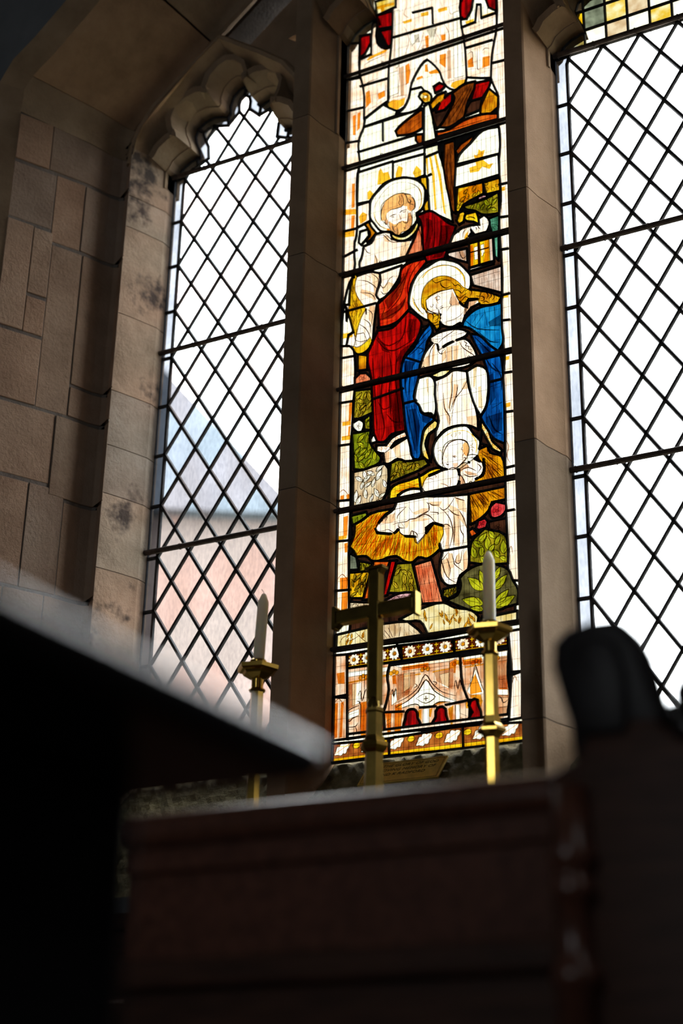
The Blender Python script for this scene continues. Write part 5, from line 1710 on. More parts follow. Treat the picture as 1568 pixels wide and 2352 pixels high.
FILLS = [
    ('p_hair', [-141,3480,-140,3494,-138,3508,-129,3520,-124,3530,-112,3535,-99,3542,-82,3541,-65,3538,-54,3531,-39,3524,-34,3513,-25,3499,-22,3478,-25,3466,-35,3462,-39,3463,-49,3472,-50,3484,-65,3490,-79,3488,-92,3489,-100,3488,-110,3485,-121,3479,-122,3465,-119,3456,-116,3439,-123,3437,-130,3455,-140,3457]),
    ('p_hair', [-113,3448,-105,3440,-95,3430,-86,3430,-78,3433,-65,3435,-51,3428,-47,3440,-45,3456,-39,3460,-35,3448,-33,3432,-34,3416,-40,3402,-49,3394,-65,3394,-81,3385,-94,3394,-104,3408,-111,3423]),
    ('p_wash', [-49,3515,-38,3518,-26,3502,-23,3478,-26,3466,-37,3464,-46,3480,-43,3493]),
    ('p_wash', [-79,3536,-65,3533,-62,3508,-69,3492,-79,3491,-75,3510]),
    ('p_wash', [-129,3457,-116,3452,-116,3439,-123,3437]),
    ('p_wash', [-111,3440,-100,3433,-92,3419,-84,3405,-81,3387,-94,3395,-104,3409]),
    ('p_wash', [-47,3457,-38,3457,-33,3433,-40,3405,-50,3398,-61,3408,-51,3424]),
    ('p_stain', [-11,3543,-4,3532,1,3516,2,3494,0,3471,-8,3459,-15,3451,-10,3461,-3,3474,-1,3495,-3,3517,-8,3533]),
    ('p_stain', [-168,3495,-165,3478,-158,3458,-144,3437,-126,3423,-111,3413,-111,3416,-126,3426,-142,3439,-155,3459,-163,3479,-166,3496]),
    ('p_deep', [-122,3423,-111,3420,-108,3412,-119,3414]),
    ('p_wash', [45,3129,53,3133,51,3117,57,3102,49,3113]),
    ('p_wash', [101,3137,125,3082,97,3088,93,3101,97,3117]),
    ('p_wash', [141,3084,170,3091,184,3081,152,3052,138,3043]),
    ('p_stain', [0,3210,19,3230,39,3237,66,3237,90,3231,112,3217,128,3200,140,3180,145,3155,144,3134,141,3135,141,3156,136,3179,124,3199,110,3215,90,3228,66,3233,39,3233,21,3226,4,3209]),
    ('p_stain', [-29,3159,-28,3138,-18,3114,-2,3088,8,3081,4,3080,-12,3099,-27,3125,-31,3145]),
    ('p_hair', [129,2620,137,2627,146,2619,149,2604,147,2591,142,2581,135,2586,129,2599,131,2608]),
    ('p_stain', [45,2602,45,2590,52,2570,67,2558,52,2564,43,2584]),
    ('p_stain', [66,2654,84,2664,105,2669,130,2666,146,2659,161,2645,171,2626,175,2607,172,2590,168,2581,171,2599,172,2614,165,2633,153,2651,139,2661,120,2666,99,2667,78,2659]),
    ('p_wash', [117,2551,130,2562,145,2554,150,2544,130,2541,121,2535]),
    ('p_wash', [133,2537,150,2531,173,2519,170,2515,143,2522]),
    ('p_wash', [118,2530,132,2507,134,2486,116,2489]),
    ('p_rosy', [98,2568,114,2566,111,2554,101,2554]),
    ('p_deep', [157,3279,170,3279,172,3229,171,3202,158,3203]),
    ('p_stain', [208,3283,223,3283,222,3204,202,3199,209,3231,209,3259]),
    ('p_line', [185,3284,194,3284,196,3202,186,3202]),
    ('p_line', [157,3256,222,3256,222,3251,157,3251]),
    ('p_line', [154,3201,237,3199,238,3196,154,3197]),
    ('p_line', [156,3191,238,3191,238,3187,158,3187]),
    ('p_stain', [147,3323,156,3332,155,3307,142,3305]),
    ('p_fold', [81,2950,101,2949,98,2891,84,2891]),
    ('p_fold', [1,2921,26,2939,27,2892,-1,2893]),
    ('p_fold', [66,2931,78,2941,81,2917,65,2898]),
    ('p_fold', [37,2967,44,2967,39,2890,30,2892]),
    ('p_fold', [102,2949,120,2946,116,2892,103,2893]),
    ('p_fold', [92,2841,101,2860,98,2797,96,2765,91,2740,84,2748,93,2795]),
    ('p_fold', [103,2821,117,2817,112,2778,100,2744,99,2764]),
    ('p_fold', [70,2803,76,2753,89,2721,87,2689,73,2737]),
    ('p_fold', [89,2705,102,2747,95,2720,89,2686]),
    ('p_fold', [142,2706,174,2704,177,2653,151,2669]),
    ('p_fold', [165,2860,178,2860,170,2798,166,2798]),
    ('p_fold', [180,2794,189,2795,194,2720,180,2730]),
    ('p_fold', [14,2861,21,2860,22,2801,19,2815]),
    ('p_fold', [133,2817,147,2826,148,2797,128,2797]),
    ('p_fold', [65,2383,87,2383,84,2306,70,2310,78,2346]),
    ('p_fold', [99,2414,116,2405,117,2310,102,2311,96,2362]),
    ('p_fold', [83,2444,111,2425,134,2390,137,2362,116,2393,91,2415]),
    ('p_fold', [60,2276,82,2280,87,2220,77,2223,66,2244,62,2214,56,2238]),
    ('p_fold', [82,2295,96,2291,97,2250,85,2245]),
    ('p_fold', [105,2283,115,2289,119,2260,103,2263]),
    ('p_fold', [126,2280,138,2297,140,2243,128,2234]),
    ('p_fold', [-21,2417,7,2423,3,2414,31,2409,3,2406,-37,2412]),
    ('p_fold', [-53,2413,-37,2418,-45,2395,-53,2393]),
    ('p_fold', [-29,2438,3,2446,23,2442,11,2430,-21,2430]),
    ('p_fold', [23,2462,63,2456,55,2440,31,2448]),
    ('p_fold', [103,2462,131,2449,136,2432,138,2407,116,2420]),
    ('p_fold', [-125,2442,-84,2448,-86,2425,-102,2418,-133,2425]),
    ('p_fold', [-68,3356,-39,3352,-51,3303,-76,3301]),
    ('p_fold', [-162,3343,-149,3317,-153,3296,-165,3295]),
    ('p_fold', [-174,3275,-144,3263,-149,3212,-160,3193]),
    ('p_fold', [-135,3212,-114,3228,-93,3214,-126,3184]),
    ('p_fold', [-207,3227,-160,3201,-155,3170,-211,3215]),
    ('p_fold', [-176,3163,-155,3149,-165,3083,-180,3113]),
    ('p_fold', [125,3265,137,3270,149,3233,141,3231]),
    ('p_fold', [-132,3402,-115,3392,-111,3369,-128,3378]),
    ('p_fold', [-97,2663,-73,2670,-65,2617,-81,2620]),
    ('p_fold', [-125,2645,-105,2649,-105,2609,-121,2612]),
    ('p_dark', [-75,2959,-58,2951,-70,2900,-74,2868,-57,2734,-53,2709,-89,2709,-98,2767,-82,2870]),
    ('p_dark', [-111,2852,-74,2847,-62,2787,-57,2718,-89,2705,-98,2783]),
    ('p_dark', [-150,3045,-133,3024,-103,2974,-132,2990]),
    ('p_dark', [-87,2937,-71,2975,-18,2999,-58,2951]),
    ('p_dark', [15,3421,36,3406,40,3369,23,3303,11,3307]),
    ('p_dark', [65,3379,110,3366,102,3329,81,3291,64,3265,36,3269,56,3311]),
    ('p_dark', [-76,3209,-59,3248,-55,3221,-76,3166,-113,3128,-126,3162]),
    ('p_dark', [-134,3117,-76,3136,-51,3159,-59,3127,-100,3095,-142,3097]),
    ('p_dark', [-42,3077,-18,3070,-22,3013,-42,2993,-50,3037]),
    ('p_dark', [-2,2754,34,2730,22,2709,2,2721]),
    ('p_dark', [-42,2771,-18,2769,-6,2707,-14,2614,-25,2648]),
    ('p_dark', [-58,2938,-18,2924,-38,2900,-58,2839]),
    ('p_dark', [203,2692,252,2697,251,2639,224,2633,202,2673]),
    ('p_dark', [188,2931,215,2916,229,2884,203,2887]),
    ('p_dark', [213,2824,228,2828,234,2748,215,2725]),
    ('p_dark', [216,3000,255,3015,254,2976,220,2985]),
    ('p_stain', [24,3659,31,3657,45,3574,51,3441,45,3439,37,3568]),
    ('p_stain', [43,3648,50,3646,68,3558,82,3414,76,3420,58,3561]),
    ('p_stain', [14,3649,20,3656,24,3585,20,3578]),
    ('p_stain', [-1,3899,12,3899,25,3889,29,3873,21,3862,8,3864,-3,3878,8,3881,16,3876,19,3882,10,3887]),
    ('p_stain', [-152,3647,-144,3658,-135,3636,-117,3635,-108,3605,-134,3594,-156,3597]),
    ('p_stain', [-191,3580,-182,3586,-169,3568,-177,3548,-190,3552]),
    ('p_stain', [-91,3618,-81,3647,-65,3633,-70,3602,-91,3604]),
    ('p_stain', [-31,3603,-18,3627,-1,3603,-1,3580,-22,3582]),
    ('p_stain', [179,3604,191,3595,197,3607,211,3602,207,3577,227,3552,243,3551,230,3533,206,3550,194,3536,165,3540,162,3560,186,3561]),
    ('p_stain', [178,3598,191,3599,195,3620,203,3608,216,3609,207,3580,186,3577]),
    ('p_stain', [-220,3496,-207,3511,-190,3496,-194,3475,-215,3467]),
    ('p_stain', [124,3481,148,3487,169,3494,205,3487,205,3461,168,3463,143,3435,127,3449]),
    ('p_stain', [-120,3907,-102,3910,-80,3902,-58,3904,-62,3877,-88,3864,-110,3874,-119,3892]),
    ('p_stain', [107,3903,128,3905,156,3900,145,3880,123,3871,102,3890]),
    ('p_wash', [-80,4030,-63,4033,-62,3915,-75,3915]),
    ('p_wash', [91,4035,104,4035,105,3923,92,3923]),
    ('p_deep', [-58,4032,-45,4037,-40,4000,-45,3958,-56,3952]),
    ('p_deep', [65,4030,88,4026,86,3969,64,3996]),
    ('p_deep', [12,4011,21,4007,25,3976,12,3981]),
    ('p_deep', [-18,3968,3,3970,6,3959,-18,3958]),
    ('p_deep', [25,3976,60,3978,64,3957,30,3965]),
    ('p_stain', [-203,4110,-185,4119,-135,4125,-121,4125,-130,4113,-162,4110,-198,4103]),
    ('p_deep', [-203,3975,-188,3980,-182,3929,-202,3911]),
    ('p_deep', [-158,3954,-133,3960,-131,3935,-155,3929]),
    ('p_deep', [214,3965,239,3961,238,3923,213,3922]),
    ('p_deep', [163,3970,180,3978,184,3938,163,3941]),
    ('p_stain', [156,4129,187,4129,186,4115,161,4115]),
    ('p_stain', [216,4130,255,4130,254,4115,216,4120]),
    ('p_stain', [-70,4217,-36,4216,-34,4203,-63,4204]),
    ('p_stain', [59,4219,92,4216,94,4200,61,4203]),
    ('p_stain', [-3,4226,26,4222,26,4205,-1,4210]),
    ('p_stain', [-32,4169,8,4166,-1,4155,-27,4157]),
    ('p_stain', [-165,4318,-100,4311,-102,4299,-137,4302,-137,4284,-150,4284,-151,4302,-164,4305]),
    ('p_deep', [12,4124,26,4124,26,4070,17,4073]),
    ('p_deep', [69,4108,87,4106,87,4081,72,4082]),
    ('p_matt', [-27,4145,-10,4143,-5,4106,-23,4113]),
    ('p_matt', [21,4146,57,4142,48,4111,30,4113]),
    ('p_stain', [-274,3540,-230,3529,-229,3508,-274,3519]),
    ('p_stain', [-272,3454,-235,3450,-234,3427,-272,3434]),
    ('p_stain', [-269,3084,-234,3081,-234,3064,-268,3066]),
    ('p_stain', [-264,2778,-235,2777,-235,2763,-264,2765]),
    ('p_stain', [-265,2731,-236,2729,-236,2714,-265,2717]),
    ('p_stain', [-268,2408,-240,2407,-242,2396,-268,2396]),
    ('p_stain', [264,2722,279,2722,278,2709,263,2708]),
    ('p_stain', [263,3081,280,3080,280,3066,262,3069]),
    ('p_stain', [267,3454,279,3455,279,3440,267,3441]),
    ('p_stain', [263,2872,279,2872,278,2860,263,2860]),
    ('p_deep', [-247,3630,-236,3629,-236,3538,-247,3537]),
    ('p_deep', [-247,3509,-234,3507,-237,3455,-248,3454]),
    ('p_deep', [-242,2837,-230,2838,-235,2777,-243,2777]),
    ('p_deep', [-243,2759,-235,2759,-238,2727,-244,2726]),
    ('p_deep', [-232,3902,-220,3903,-222,3840,-233,3829]),
    ('p_deep', [-250,3898,-238,3899,-237,3816,-248,3820]),
    ('p_deep', [-245,2536,-232,2537,-234,2522,-244,2520]),
    ('p_deep', [-253,2467,-239,2468,-240,2407,-252,2405]),
    ('p_deep', [-249,2382,-237,2383,-238,2353,-247,2353]),
    ('p_deep', [-261,2277,-235,2275,-236,2240,-260,2240]),
    ('p_deep', [-254,2231,-234,2230,-235,2169,-255,2168]),
    ('p_deep', [-265,2536,-253,2537,-254,2522,-265,2524]),
    ('p_deep', [-61,1983,20,1984,20,1972,-61,1972]),
    ('p_wash', [-77,1963,-20,1963,-20,1929,-44,1901,-76,1887]),
    ('p_wash', [36,1955,96,1958,91,1899,44,1928]),
    ('p_wash', [-60,1949,-40,1948,-40,1908,-60,1896]),
    ('p_deep', [-91,1961,-79,1963,-77,1936,-89,1937]),
    ('p_deep', [82,1975,104,1984,100,1943,82,1949]),
    ('p_deep', [-82,1876,-60,1881,-64,1799,-82,1801]),
    ('p_deep', [-109,1857,-92,1855,-94,1801,-104,1802]),
    ('p_wash', [-226,1955,-201,1956,-204,1891,-229,1879]),
    ('p_deep', [-187,1897,-167,1898,-165,1800,-186,1800]),
    ('p_deep', [-265,1991,-240,1992,-239,1957,-260,1960]),
    ('p_deep', [-269,1903,-259,1905,-259,1806,-271,1804]),
    ('p_deep', [-250,1904,-240,1907,-244,1805,-252,1804]),
    ('p_wash', [217,1972,251,1971,247,1883,219,1887]),
    ('p_deep', [223,1919,250,1919,249,1879,226,1882]),
    ('p_wash', [222,1868,253,1864,247,1807,217,1800]),
    ('p_deep', [142,1908,158,1935,177,1881,142,1878]),
    ('p_deep', [120,1978,178,1977,178,1962,123,1962]),
    ('p_stain', [-228,1961,-101,1968,-101,1962,-228,1956]),
    ('p_stain', [-60,1957,-4,1957,-4,1953,-60,1952]),
    ('p_stain', [32,1958,84,1960,84,1956,32,1953]),
    ('p_stain', [127,1958,251,1960,251,1956,127,1954]),
    ('p_stain', [-64,1855,-57,1850,-60,1836,-68,1829]),
    ('p_stain', [-12,1853,-1,1855,-2,1822,-10,1837]),
    ('p_stain', [22,1852,32,1855,26,1829,20,1834]),
    ('p_stain', [77,1847,93,1855,90,1800,85,1801]),
    ('p_stain', [128,1858,140,1860,137,1842,130,1841]),
    ('p_stain', [142,1878,173,1874,178,1855,172,1838,167,1860,142,1871]),
    ('p_stain', [-119,1854,-109,1857,-109,1838,-115,1831]),
    ('p_stain', [48,1868,83,1867,67,1865,40,1861]),
    ('p_gold', [-274,1748,-100,1745,119,1742,278,1744,277,1736,119,1733,-100,1737,-274,1740]),
    ('p_gold', [-273,1781,-100,1777,-100,1774,-273,1778]),
]
paint('p_hair', (0.86, 0.52, 0.20))
paint('p_fold', (0.90, 0.70, 0.50))
paint('p_dark', (0.36, 0.30, 0.34))
paint('p_dk', (0.22, 0.14, 0.14))
paint('p_gold', (1.0, 0.85, 0.40))
paint('p_leaf', (1.0, 0.95, 0.55))
paint('p_white', (1.0, 1.0, 1.0))
LAY = {}


def layer(mat, level):
    return LAY.setdefault((mat, level), MB())


def fill(mat, pts, level=0):
    y = -0.0021 - 0.0003 * level
    r = delaunay_2d_cdt([Vector(p) for p in pts], [(i, (i + 1) % len(pts)) for i in range(len(pts))], [], 0, 1e-6, False)
    vs, fs = r[0], [f for f in r[2] if inside((sum(r[0][i].x for i in f) / 3, sum(r[0][i].y for i in f) / 3), pts)]
    layer(mat, level).add([(v.x, y, v.y) for v in vs], fs)


def smooth_line(p, n=3):
    if len(p) < 3:
        return p
    out = [p[0]]
    for i in range(len(p) - 1):
        a, b, c, d = p[max(i - 1, 0)], p[i], p[i + 1], p[min(i + 2, len(p) - 1)]
        for k in range(1, n + 1):
            t = k / n
            out.append(tuple(0.5 * (2 * b[j] + (c[j] - a[j]) * t + (2 * a[j] - 5 * b[j] + 4 * c[j] - d[j]) * t * t + (3 * b[j] - a[j] - 3 * c[j] + d[j]) * t ** 3) for j in (0, 1)))
    return out


def stroke(mat, wmm, pts, level=2, taper=True):
    y = -0.0021 - 0.0003 * level
    p = smooth_line(pts)
    n = len(p)
    L, R_ = [], []
    for i in range(n):
        a, b = p[max(i - 1, 0)], p[min(i + 1, n - 1)]
        dx, dz = b[0] - a[0], b[1] - a[1]
        l = math.hypot(dx, dz) or 1
        t = i / (n - 1)
        h = wmm / 2000.0 * ((0.45 + 0.85 * math.sin(math.pi * min(1, max(0, t)))) if taper else 1)
        L.append((p[i][0] - dz / l * h, y, p[i][1] + dx / l * h))
        R_.append((p[i][0] + dz / l * h, y, p[i][1] - dx / l * h))
    layer(mat, level).add(L + R_, [(i, i + 1, n + i + 1, n + i) for i in range(n - 1)])


for m_, p_ in FILLS:
    fill(m_, unmm(p_), 0 if m_ not in ('p_line',) else 1)
for a_, b_, w0, w1 in SOFT:
    if not (w0 and PL[w0 - 1][4]) and not (w1 and PL[w1 - 1][4]):
        stroke('p_line', 1.7, [a_, b_], 3, False)
for m_, w_, p_ in STROKES:
    stroke(m_, w_ * 1.15, unmm(p_))



def in_pane(name):
    return lambda q: inside(q, POLY[name])


def leaf(cx, cz, ang, ln, wd, fillm, linem='p_line', name=None):
    """a drawn leaf: filled blade, outline and midrib"""
    ca, sa = math.cos(ang), math.sin(ang)
    P = lambda u, v: (cx + u * ca - v * sa, cz + u * sa + v * ca)
    up_ = [P(ln * t, wd * math.sin(math.pi * t ** 0.8) * 0.5) for t in (0, .2, .45, .7, .88, 1)]
    dn = [P(ln * t, -wd * math.sin(math.pi * t ** 0.8) * 0.5) for t in (0, .2, .45, .7, .88, 1)]
    if name and not all(inside(q, POLY[name]) for q in (up_[2], dn[2], up_[-1])):
        return
    if fillm:
        fill(fillm, up_[:-1] + dn[::-1], 1)
    stroke(linem, 1.5, up_, 2, False)
    stroke(linem, 1.5, dn, 2, False)
    stroke(linem, 0.9, [P(0, 0), P(ln * 0.8, 0)], 2)


def foliage(name, n, ln, wd, fillm=None, a0=0.3, a1=2.8, linem='p_line', seed=1):
    rnd = random.Random(seed)
    po = POLY[name]
    x0, x1 = min(p[0] for p in po), max(p[0] for p in po)
    z0, z1 = min(p[1] for p in po), max(p[1] for p in po)
    k = 0
    for _ in range(n * 14):
        x, z = rnd.uniform(x0, x1), rnd.uniform(z0, z1)
        if not inside((x, z), po):
            continue
        s = rnd.uniform(0.75, 1.2)
        leaf(x, z, rnd.uniform(a0, a1), ln * s, wd * s, fillm, linem, name)
        k += 1
        if k > n:
            break


def hatch(name, n, focus, ln, mat='p_dk', w_=1.2, seed=3, spread=0.12):
    """straw: strokes fanning out from a focus point"""
    rnd = random.Random(seed)
    po = POLY[name]
    x0, x1 = min(p[0] for p in po), max(p[0] for p in po)
    z0, z1 = min(p[1] for p in po), max(p[1] for p in po)
    k = 0
    for _ in range(n * 10):
        x, z = rnd.uniform(x0, x1), rnd.uniform(z0, z1)
        a = math.atan2(z - focus[1], x - focus[0]) + rnd.uniform(-spread, spread)
        l = ln * rnd.uniform(0.6, 1.4)
        b = a + rnd.uniform(-0.25, 0.25)
        q = [(x, z), (x + l * 0.5 * math.cos(a), z + l * 0.5 * math.sin(a)), (x + l * 0.5 * math.cos(a) + l * 0.5 * math.cos(b), z + l * 0.5 * math.sin(a) + l * 0.5 * math.sin(b))]
        if inside(q[0], po) and inside(q[2], po):
            stroke(mat, w_ * rnd.uniform(0.7, 1.4), q)
            k += 1
            if k > n:
                break


cen = lambda nm: (sum(p[0] for p in POLY[nm]) / len(POLY[nm]), sum(p[1] for p in POLY[nm]) / len(POLY[nm]))
# straw of the manger
hatch('straw', 80, (0.0, 2.62), 0.045, seed=3)
hatch('straw', 130, (0.0, 2.62), 0.05, 'p_deep', 2.2, seed=9)
hatch('strawR', 60, (0.17, 2.60), 0.035, seed=4)
hatch('strawR2', 50, (0.10, 2.56), 0.04, seed=5)
hatch('strawL', 24, (0.1, 2.5), 0.03, 'p_deep', 1.2, seed=6)
hatch('legR', 14, (0.0, 3.0), 0.04, 'p_dk', 1.0, 7, 0.05)
hatch('post', 16, (0.08, 4.6), 0.05, 'p_dk', 1.2, 8, 0.05)
hatch('goldL', 40, (-0.22, 3.0), 0.03, 'p_dk', 1.3, 10, 0.6)
# leaves and other shapes left clear in the paint: outlines and midribs
for nm, col, e in MOTIF:
    if nm in ('fri1', 'fri2', 'fri3', 'lantern', 'star', 'arch1', 'arch2', 'arch3', 'canopyC'):
        continue
    if len(e) == 14 and nm != 'bord':
        stroke('p_line', 1.2, e + e[:1], 2, False)
        stroke('p_line', 1.0, [e[0], ((e[0][0] + e[7][0]) / 2, (e[0][1] + e[7][1]) / 2), e[7]], 2)
        stroke('p_dk', 2.0, [((e[1][0] + e[13][0]) / 2, (e[1][1] + e[13][1]) / 2), e[11], e[9]], 2)
    elif nm == 'bord' and len(e) > 20:
        stroke('p_line', 1.0, e + e[:1], 2, False)
        stroke('p_deep', 1.6, [e[0], e[25]], 2, False)
    elif nm == 'bord' and len(e) == 14:
        stroke('p_line', 1.0, e + e[:1], 2, False)
        stroke('p_line', 1.0, [e[0], e[7]], 2, False)
foliage('plR2', 7, 0.016, 0.010, None, 0.2, 2.9, seed=14)
foliage('teal', 7, 0.026, 0.012, None, 0.8, 2.3, seed=15)
foliage('grD', 5, 0.018, 0.008, None, 0.8, 2.3, seed=16)
foliage('mead1', 26, 0.022, 0.006, 'p_stain', 0.9, 2.2, 'p_soft', seed=17)
foliage('mead4', 9, 0.018, 0.007, 'p_stain', 0.9, 2.2, 'p_soft', seed=18)
foliage('mead2', 10, 0.02, 0.007, 'p_stain', 0.9, 2.2, 'p_soft', seed=19)


def ring_line(cx, cz, r, mat='p_line', w_=1.2, n=12, sq=1.0):
    stroke(mat, w_, [(cx + r * math.cos(i * 2 * math.pi / n), cz + sq * r * math.sin(i * 2 * math.pi / n)) for i in range(n + 1)], 2, False)


# roses, daisies, pebbles
for nm in ('rose1', 'rose2', 'rose3', 'roseR', 'flC1', 'flC2'):
    x, z = cen(nm)
    s = 0.011 if nm in ('rose1', 'flC1') else 0.008
    for i in range(5):
        a = i * 1.257 + 0.4
        ring_line(x + s * 0.75 * math.cos(a), z + s * 0.75 * math.sin(a), s * 0.55, 'p_dk', 0.9, 8)
    ring_line(x, z, s * 0.35, 'p_dk', 1.2, 8)
for nm, rr in (('peb1', 0.0095), ('peb2', 0.0105)):
    po = POLY[nm]
    rnd = random.Random(5)
    x0, x1 = min(p[0] for p in po), max(p[0] for p in po)
    z0, z1 = min(p[1] for p in po), max(p[1] for p in po)
    zz, row = z0 + rr * 0.7, 0
    while zz < z1:
        xx = x0 + (rr if row % 2 else 0)
        while xx < x1:
            if inside((xx, zz), po):
                ring_line(xx + rnd.uniform(-.001, .001), zz, rr * rnd.uniform(.85, 1.1), 'p_line', 1.5, 10, 0.66)
            xx += rr * 2.05
        zz += rr * 1.25
        row += 1

# border trims: little beads
for nm in ('trimL', 'trimR', 'hemJ'):
    po = POLY[nm]
    n = len(po)
    for i in range(n // 2):
        a, b = po[i], po[n - 1 - i]
        c, d = po[i + 1], po[n - 2 - i]
        for t in (0.2, 0.6):
            x = ((a[0] + b[0]) * (1 - t) + (c[0] + d[0]) * t) / 2
            z = ((a[1] + b[1]) * (1 - t) + (c[1] + d[1]) * t) / 2
            ring_line(x, z, 0.0042, 'p_deep', 1.6, 8)

# yellow trefoil finials of the drawn gables
for x, z in [(10, 1966), (106, 1969), (-85, 1968), (-180, 1968), (161, 1965), (215, 1969)]:
    for dx, dz in ((-0.0085, 0), (0.0085, 0), (0, 0.004)):
        c = (x / 1000 + dx, z / 1000 + dz)
        fill('p_stain', [(c[0] + 0.0062 * math.cos(j * math.pi / 6), c[1] + 0.0062 * math.sin(j * math.pi / 6)) for j in range(12)], 1)
        ring_line(c[0], c[1], 0.0062, 'p_line', 1.0, 10)

# rosettes of the frieze: petal lines and hearts
for nm, col, e in MOTIF:
    if nm[:3] == 'fri' and len(e) == 60:
        c = (sum(q[0] for q in e) / 60, sum(q[1] for q in e) / 60)
        ring_line(c[0], c[1], 0.0062, 'p_line', 1.4, 12)
        for j in range(10):
            a = (j + 0.5) * math.pi / 5
            stroke('p_soft', 0.8, [(c[0] + 0.008 * math.cos(a), c[1] + 0.008 * math.sin(a)), (c[0] + 0.0145 * math.cos(a), c[1] + 0.0145 * math.sin(a))], 2)

for (mat, level), mb in sorted(LAY.items()):
    if mb.f:
        quick(mb, {'p_line': 'painted_outline', 'p_soft': 'painted_fine_line', 'p_stain': 'silver_stain', 'p_deep': 'deep_stain', 'p_dk': 'painted_fold_line',
                   'p_fold': 'painted_fold_tint', 'p_wash': 'painted_wash', 'p_hair': 'painted_hair', 'p_dark': 'painted_fold_tone'}.get(mat, 'painted_tint'), mat, win2, kind='stuff')


# ------------------------------------------------------------------ outside
house = empty('house', label='tall pale pink house with a slate roof seen through the plain left light', category='house')
HR = Matrix.Translation((-8.85, 14.0, 0)) @ Matrix.Rotation(math.radians(32), 4, 'Z')


def turned(mb):
    mb.v = [tuple(HR @ Vector(v)) for v in mb.v]
    return mb


turned(MB().box(-9.0, 0.0, 0.0, 7.0, 0.0, 9.5)).build('wall', 'brick', house)
turned(MB().prism([(-9.2, 9.4), (0.22, 9.4), (-1.85, 11.6), (-7.0, 11.6)], -0.3, 7.3)).build('roof', 'slate', house)
MB().box(-40, 40, 0.4, 60, -0.3, -0.05).build('churchyard_ground', 'grass', kind='structure')

# ------------------------------------------------------------------ altar shelf, cross, candlesticks, plaque
altar = empty('altar', label='dark altar table behind the pew under the window', category='altar')
MB().box(-0.75, 0.95, -1.02, -0.60, 0.95, 1.0).build('table_top', 'wood', altar, bevel=0.008)
MB().box(-0.70, 0.90, -0.98, -0.62, 0.0, 0.95).build('body', 'wood', altar, bevel=0.004)
shelf = empty('altar_shelf', label='raised wooden shelf behind the altar carrying the cross', category='shelf')
MB().box(-0.9, 1.1, -0.58, -0.385, 1.22, 1.26).build('board', 'wood', shelf, bevel=0.006)
MB().box(-0.88, 1.08, -0.565, -0.40, 0.0, 1.22).build('panel', 'wood', shelf, bevel=0.004)
SH, AY = 1.26, -0.47


def hexagon(r, cx, cy, rot=0.0, n=6):
    return [(cx + r * math.cos(rot + i * 2 * math.pi / n), cy + r * math.sin(rot + i * 2 * math.pi / n)) for i in range(n)]


def candlestick(x, zpan, lean, wick, label, clabel):
    t = empty('candlestick', label=label, category='candlestick', group='altar candlesticks')
    rot = math.radians(12)
    H = lambda prof, name, n=6: MB().lathe(prof, x, AY, n, rot).build(name, 'brass', t, bevel=0.0)
    H([(0.075, SH), (0.075, SH + 0.02), (0.055, SH + 0.032), (0.050, SH + 0.05), (0.028, SH + 0.075), (0.022, SH + 0.09)], 'foot')
    zc = zpan - 0.262
    H([(0.0165, SH + 0.085), (0.0165, zc)], 'lower_stem')
    H([(0.019, zc - 0.002), (0.022, zc + 0.006), (0.034, zc + 0.012), (0.034, zc + 0.018), (0.026, zc + 0.026), (0.021, zc + 0.032), (0.020, zc + 0.048)], 'collar')
    H([(0.0175, zc + 0.046), (0.0168, zpan - 0.062)], 'stem')
    MB().lathe([(0.0195, zpan - 0.066), (0.0215, zpan - 0.063), (0.0195, zpan - 0.059), (0.015, zpan - 0.057), (0.015, zpan - 0.034), (0.020, zpan - 0.031)], x, AY, 20).build('neck', 'brass', t, smooth=True, angle=0.9)
    H([(0.020, zpan - 0.033), (0.038, zpan - 0.022), (0.042, zpan - 0.016), (0.050, zpan - 0.014), (0.054, zpan - 0.010), (0.055, zpan), (0.050, zpan + 0.001), (0.047, zpan - 0.004)], 'drip_pan')
    MB().lathe([(0.018, zpan - 0.004), (0.0185, zpan + 0.004), (0.021, zpan + 0.007), (0.0195, zpan + 0.012), (0.021, zpan + 0.0155), (0.0185, zpan + 0.018), (0.0165, zpan + 0.018), (0.0165, zpan + 0.004)], x, AY, 24).build('socket', 'brass', t, smooth=True, angle=0.9)
    c = empty('candle', label=clabel, category='candle', group='altar candles')
    zb = zpan + 0.006
    mb = MB().lathe([(0.0142, 0), (0.0148, 0.002), (0.0142, 0.163), (0.0136, 0.168), (0.0062, 0.187), (0.0045, 0.189)], 0, 0, 20)
    L = Matrix.Translation((x, AY, zb)) @ Matrix.Rotation(lean, 4, 'Y')
    mb.v = [tuple(L @ Vector(v)) for v in mb.v]
    mb.build('wax_body', 'wax', c, smooth=True, angle=0.5)
    wk = [(0, 0, 0.186), (-0.001, 0, 0.194), (-0.005, 0, 0.199), (-0.008, 0.001, 0.2025)] if wick else [(0, 0, 0.187), (0.0, 0, 0.191), (0.0005, 0, 0.194)]
    mb = MB().tube([L @ Vector(p) for p in wk], 0.0008, 6)
    mb.build('wick', 'wick', c)


candlestick(-0.2345, 1.870, math.radians(2.6), True, 'brass candlestick with hexagonal pan before the plain left light', 'slightly leaning white candle with a bent wick')
candlestick(0.401, 1.878, 0.0, False, 'brass candlestick with hexagonal pan before the stained glass', 'upright white candle before the stained glass')

cross = empty('altar_cross', label='brass altar cross on a tapering hexagonal stand before the stained glass', category='cross')
CXc, ZJ, ZT = 0.098, 1.968, 2.077
RC = Matrix.Translation((CXc, AY, 0)) @ Matrix.Rotation(math.radians(-5.0), 4, 'Z')


def cpart(mb, name, mat='brass_dull', bevel=0.0025, parent=None):
    mb.v = [tuple(RC @ Vector(v)) for v in mb.v]
    return mb.build(name, mat, parent or cross, bevel=bevel, seg=2)


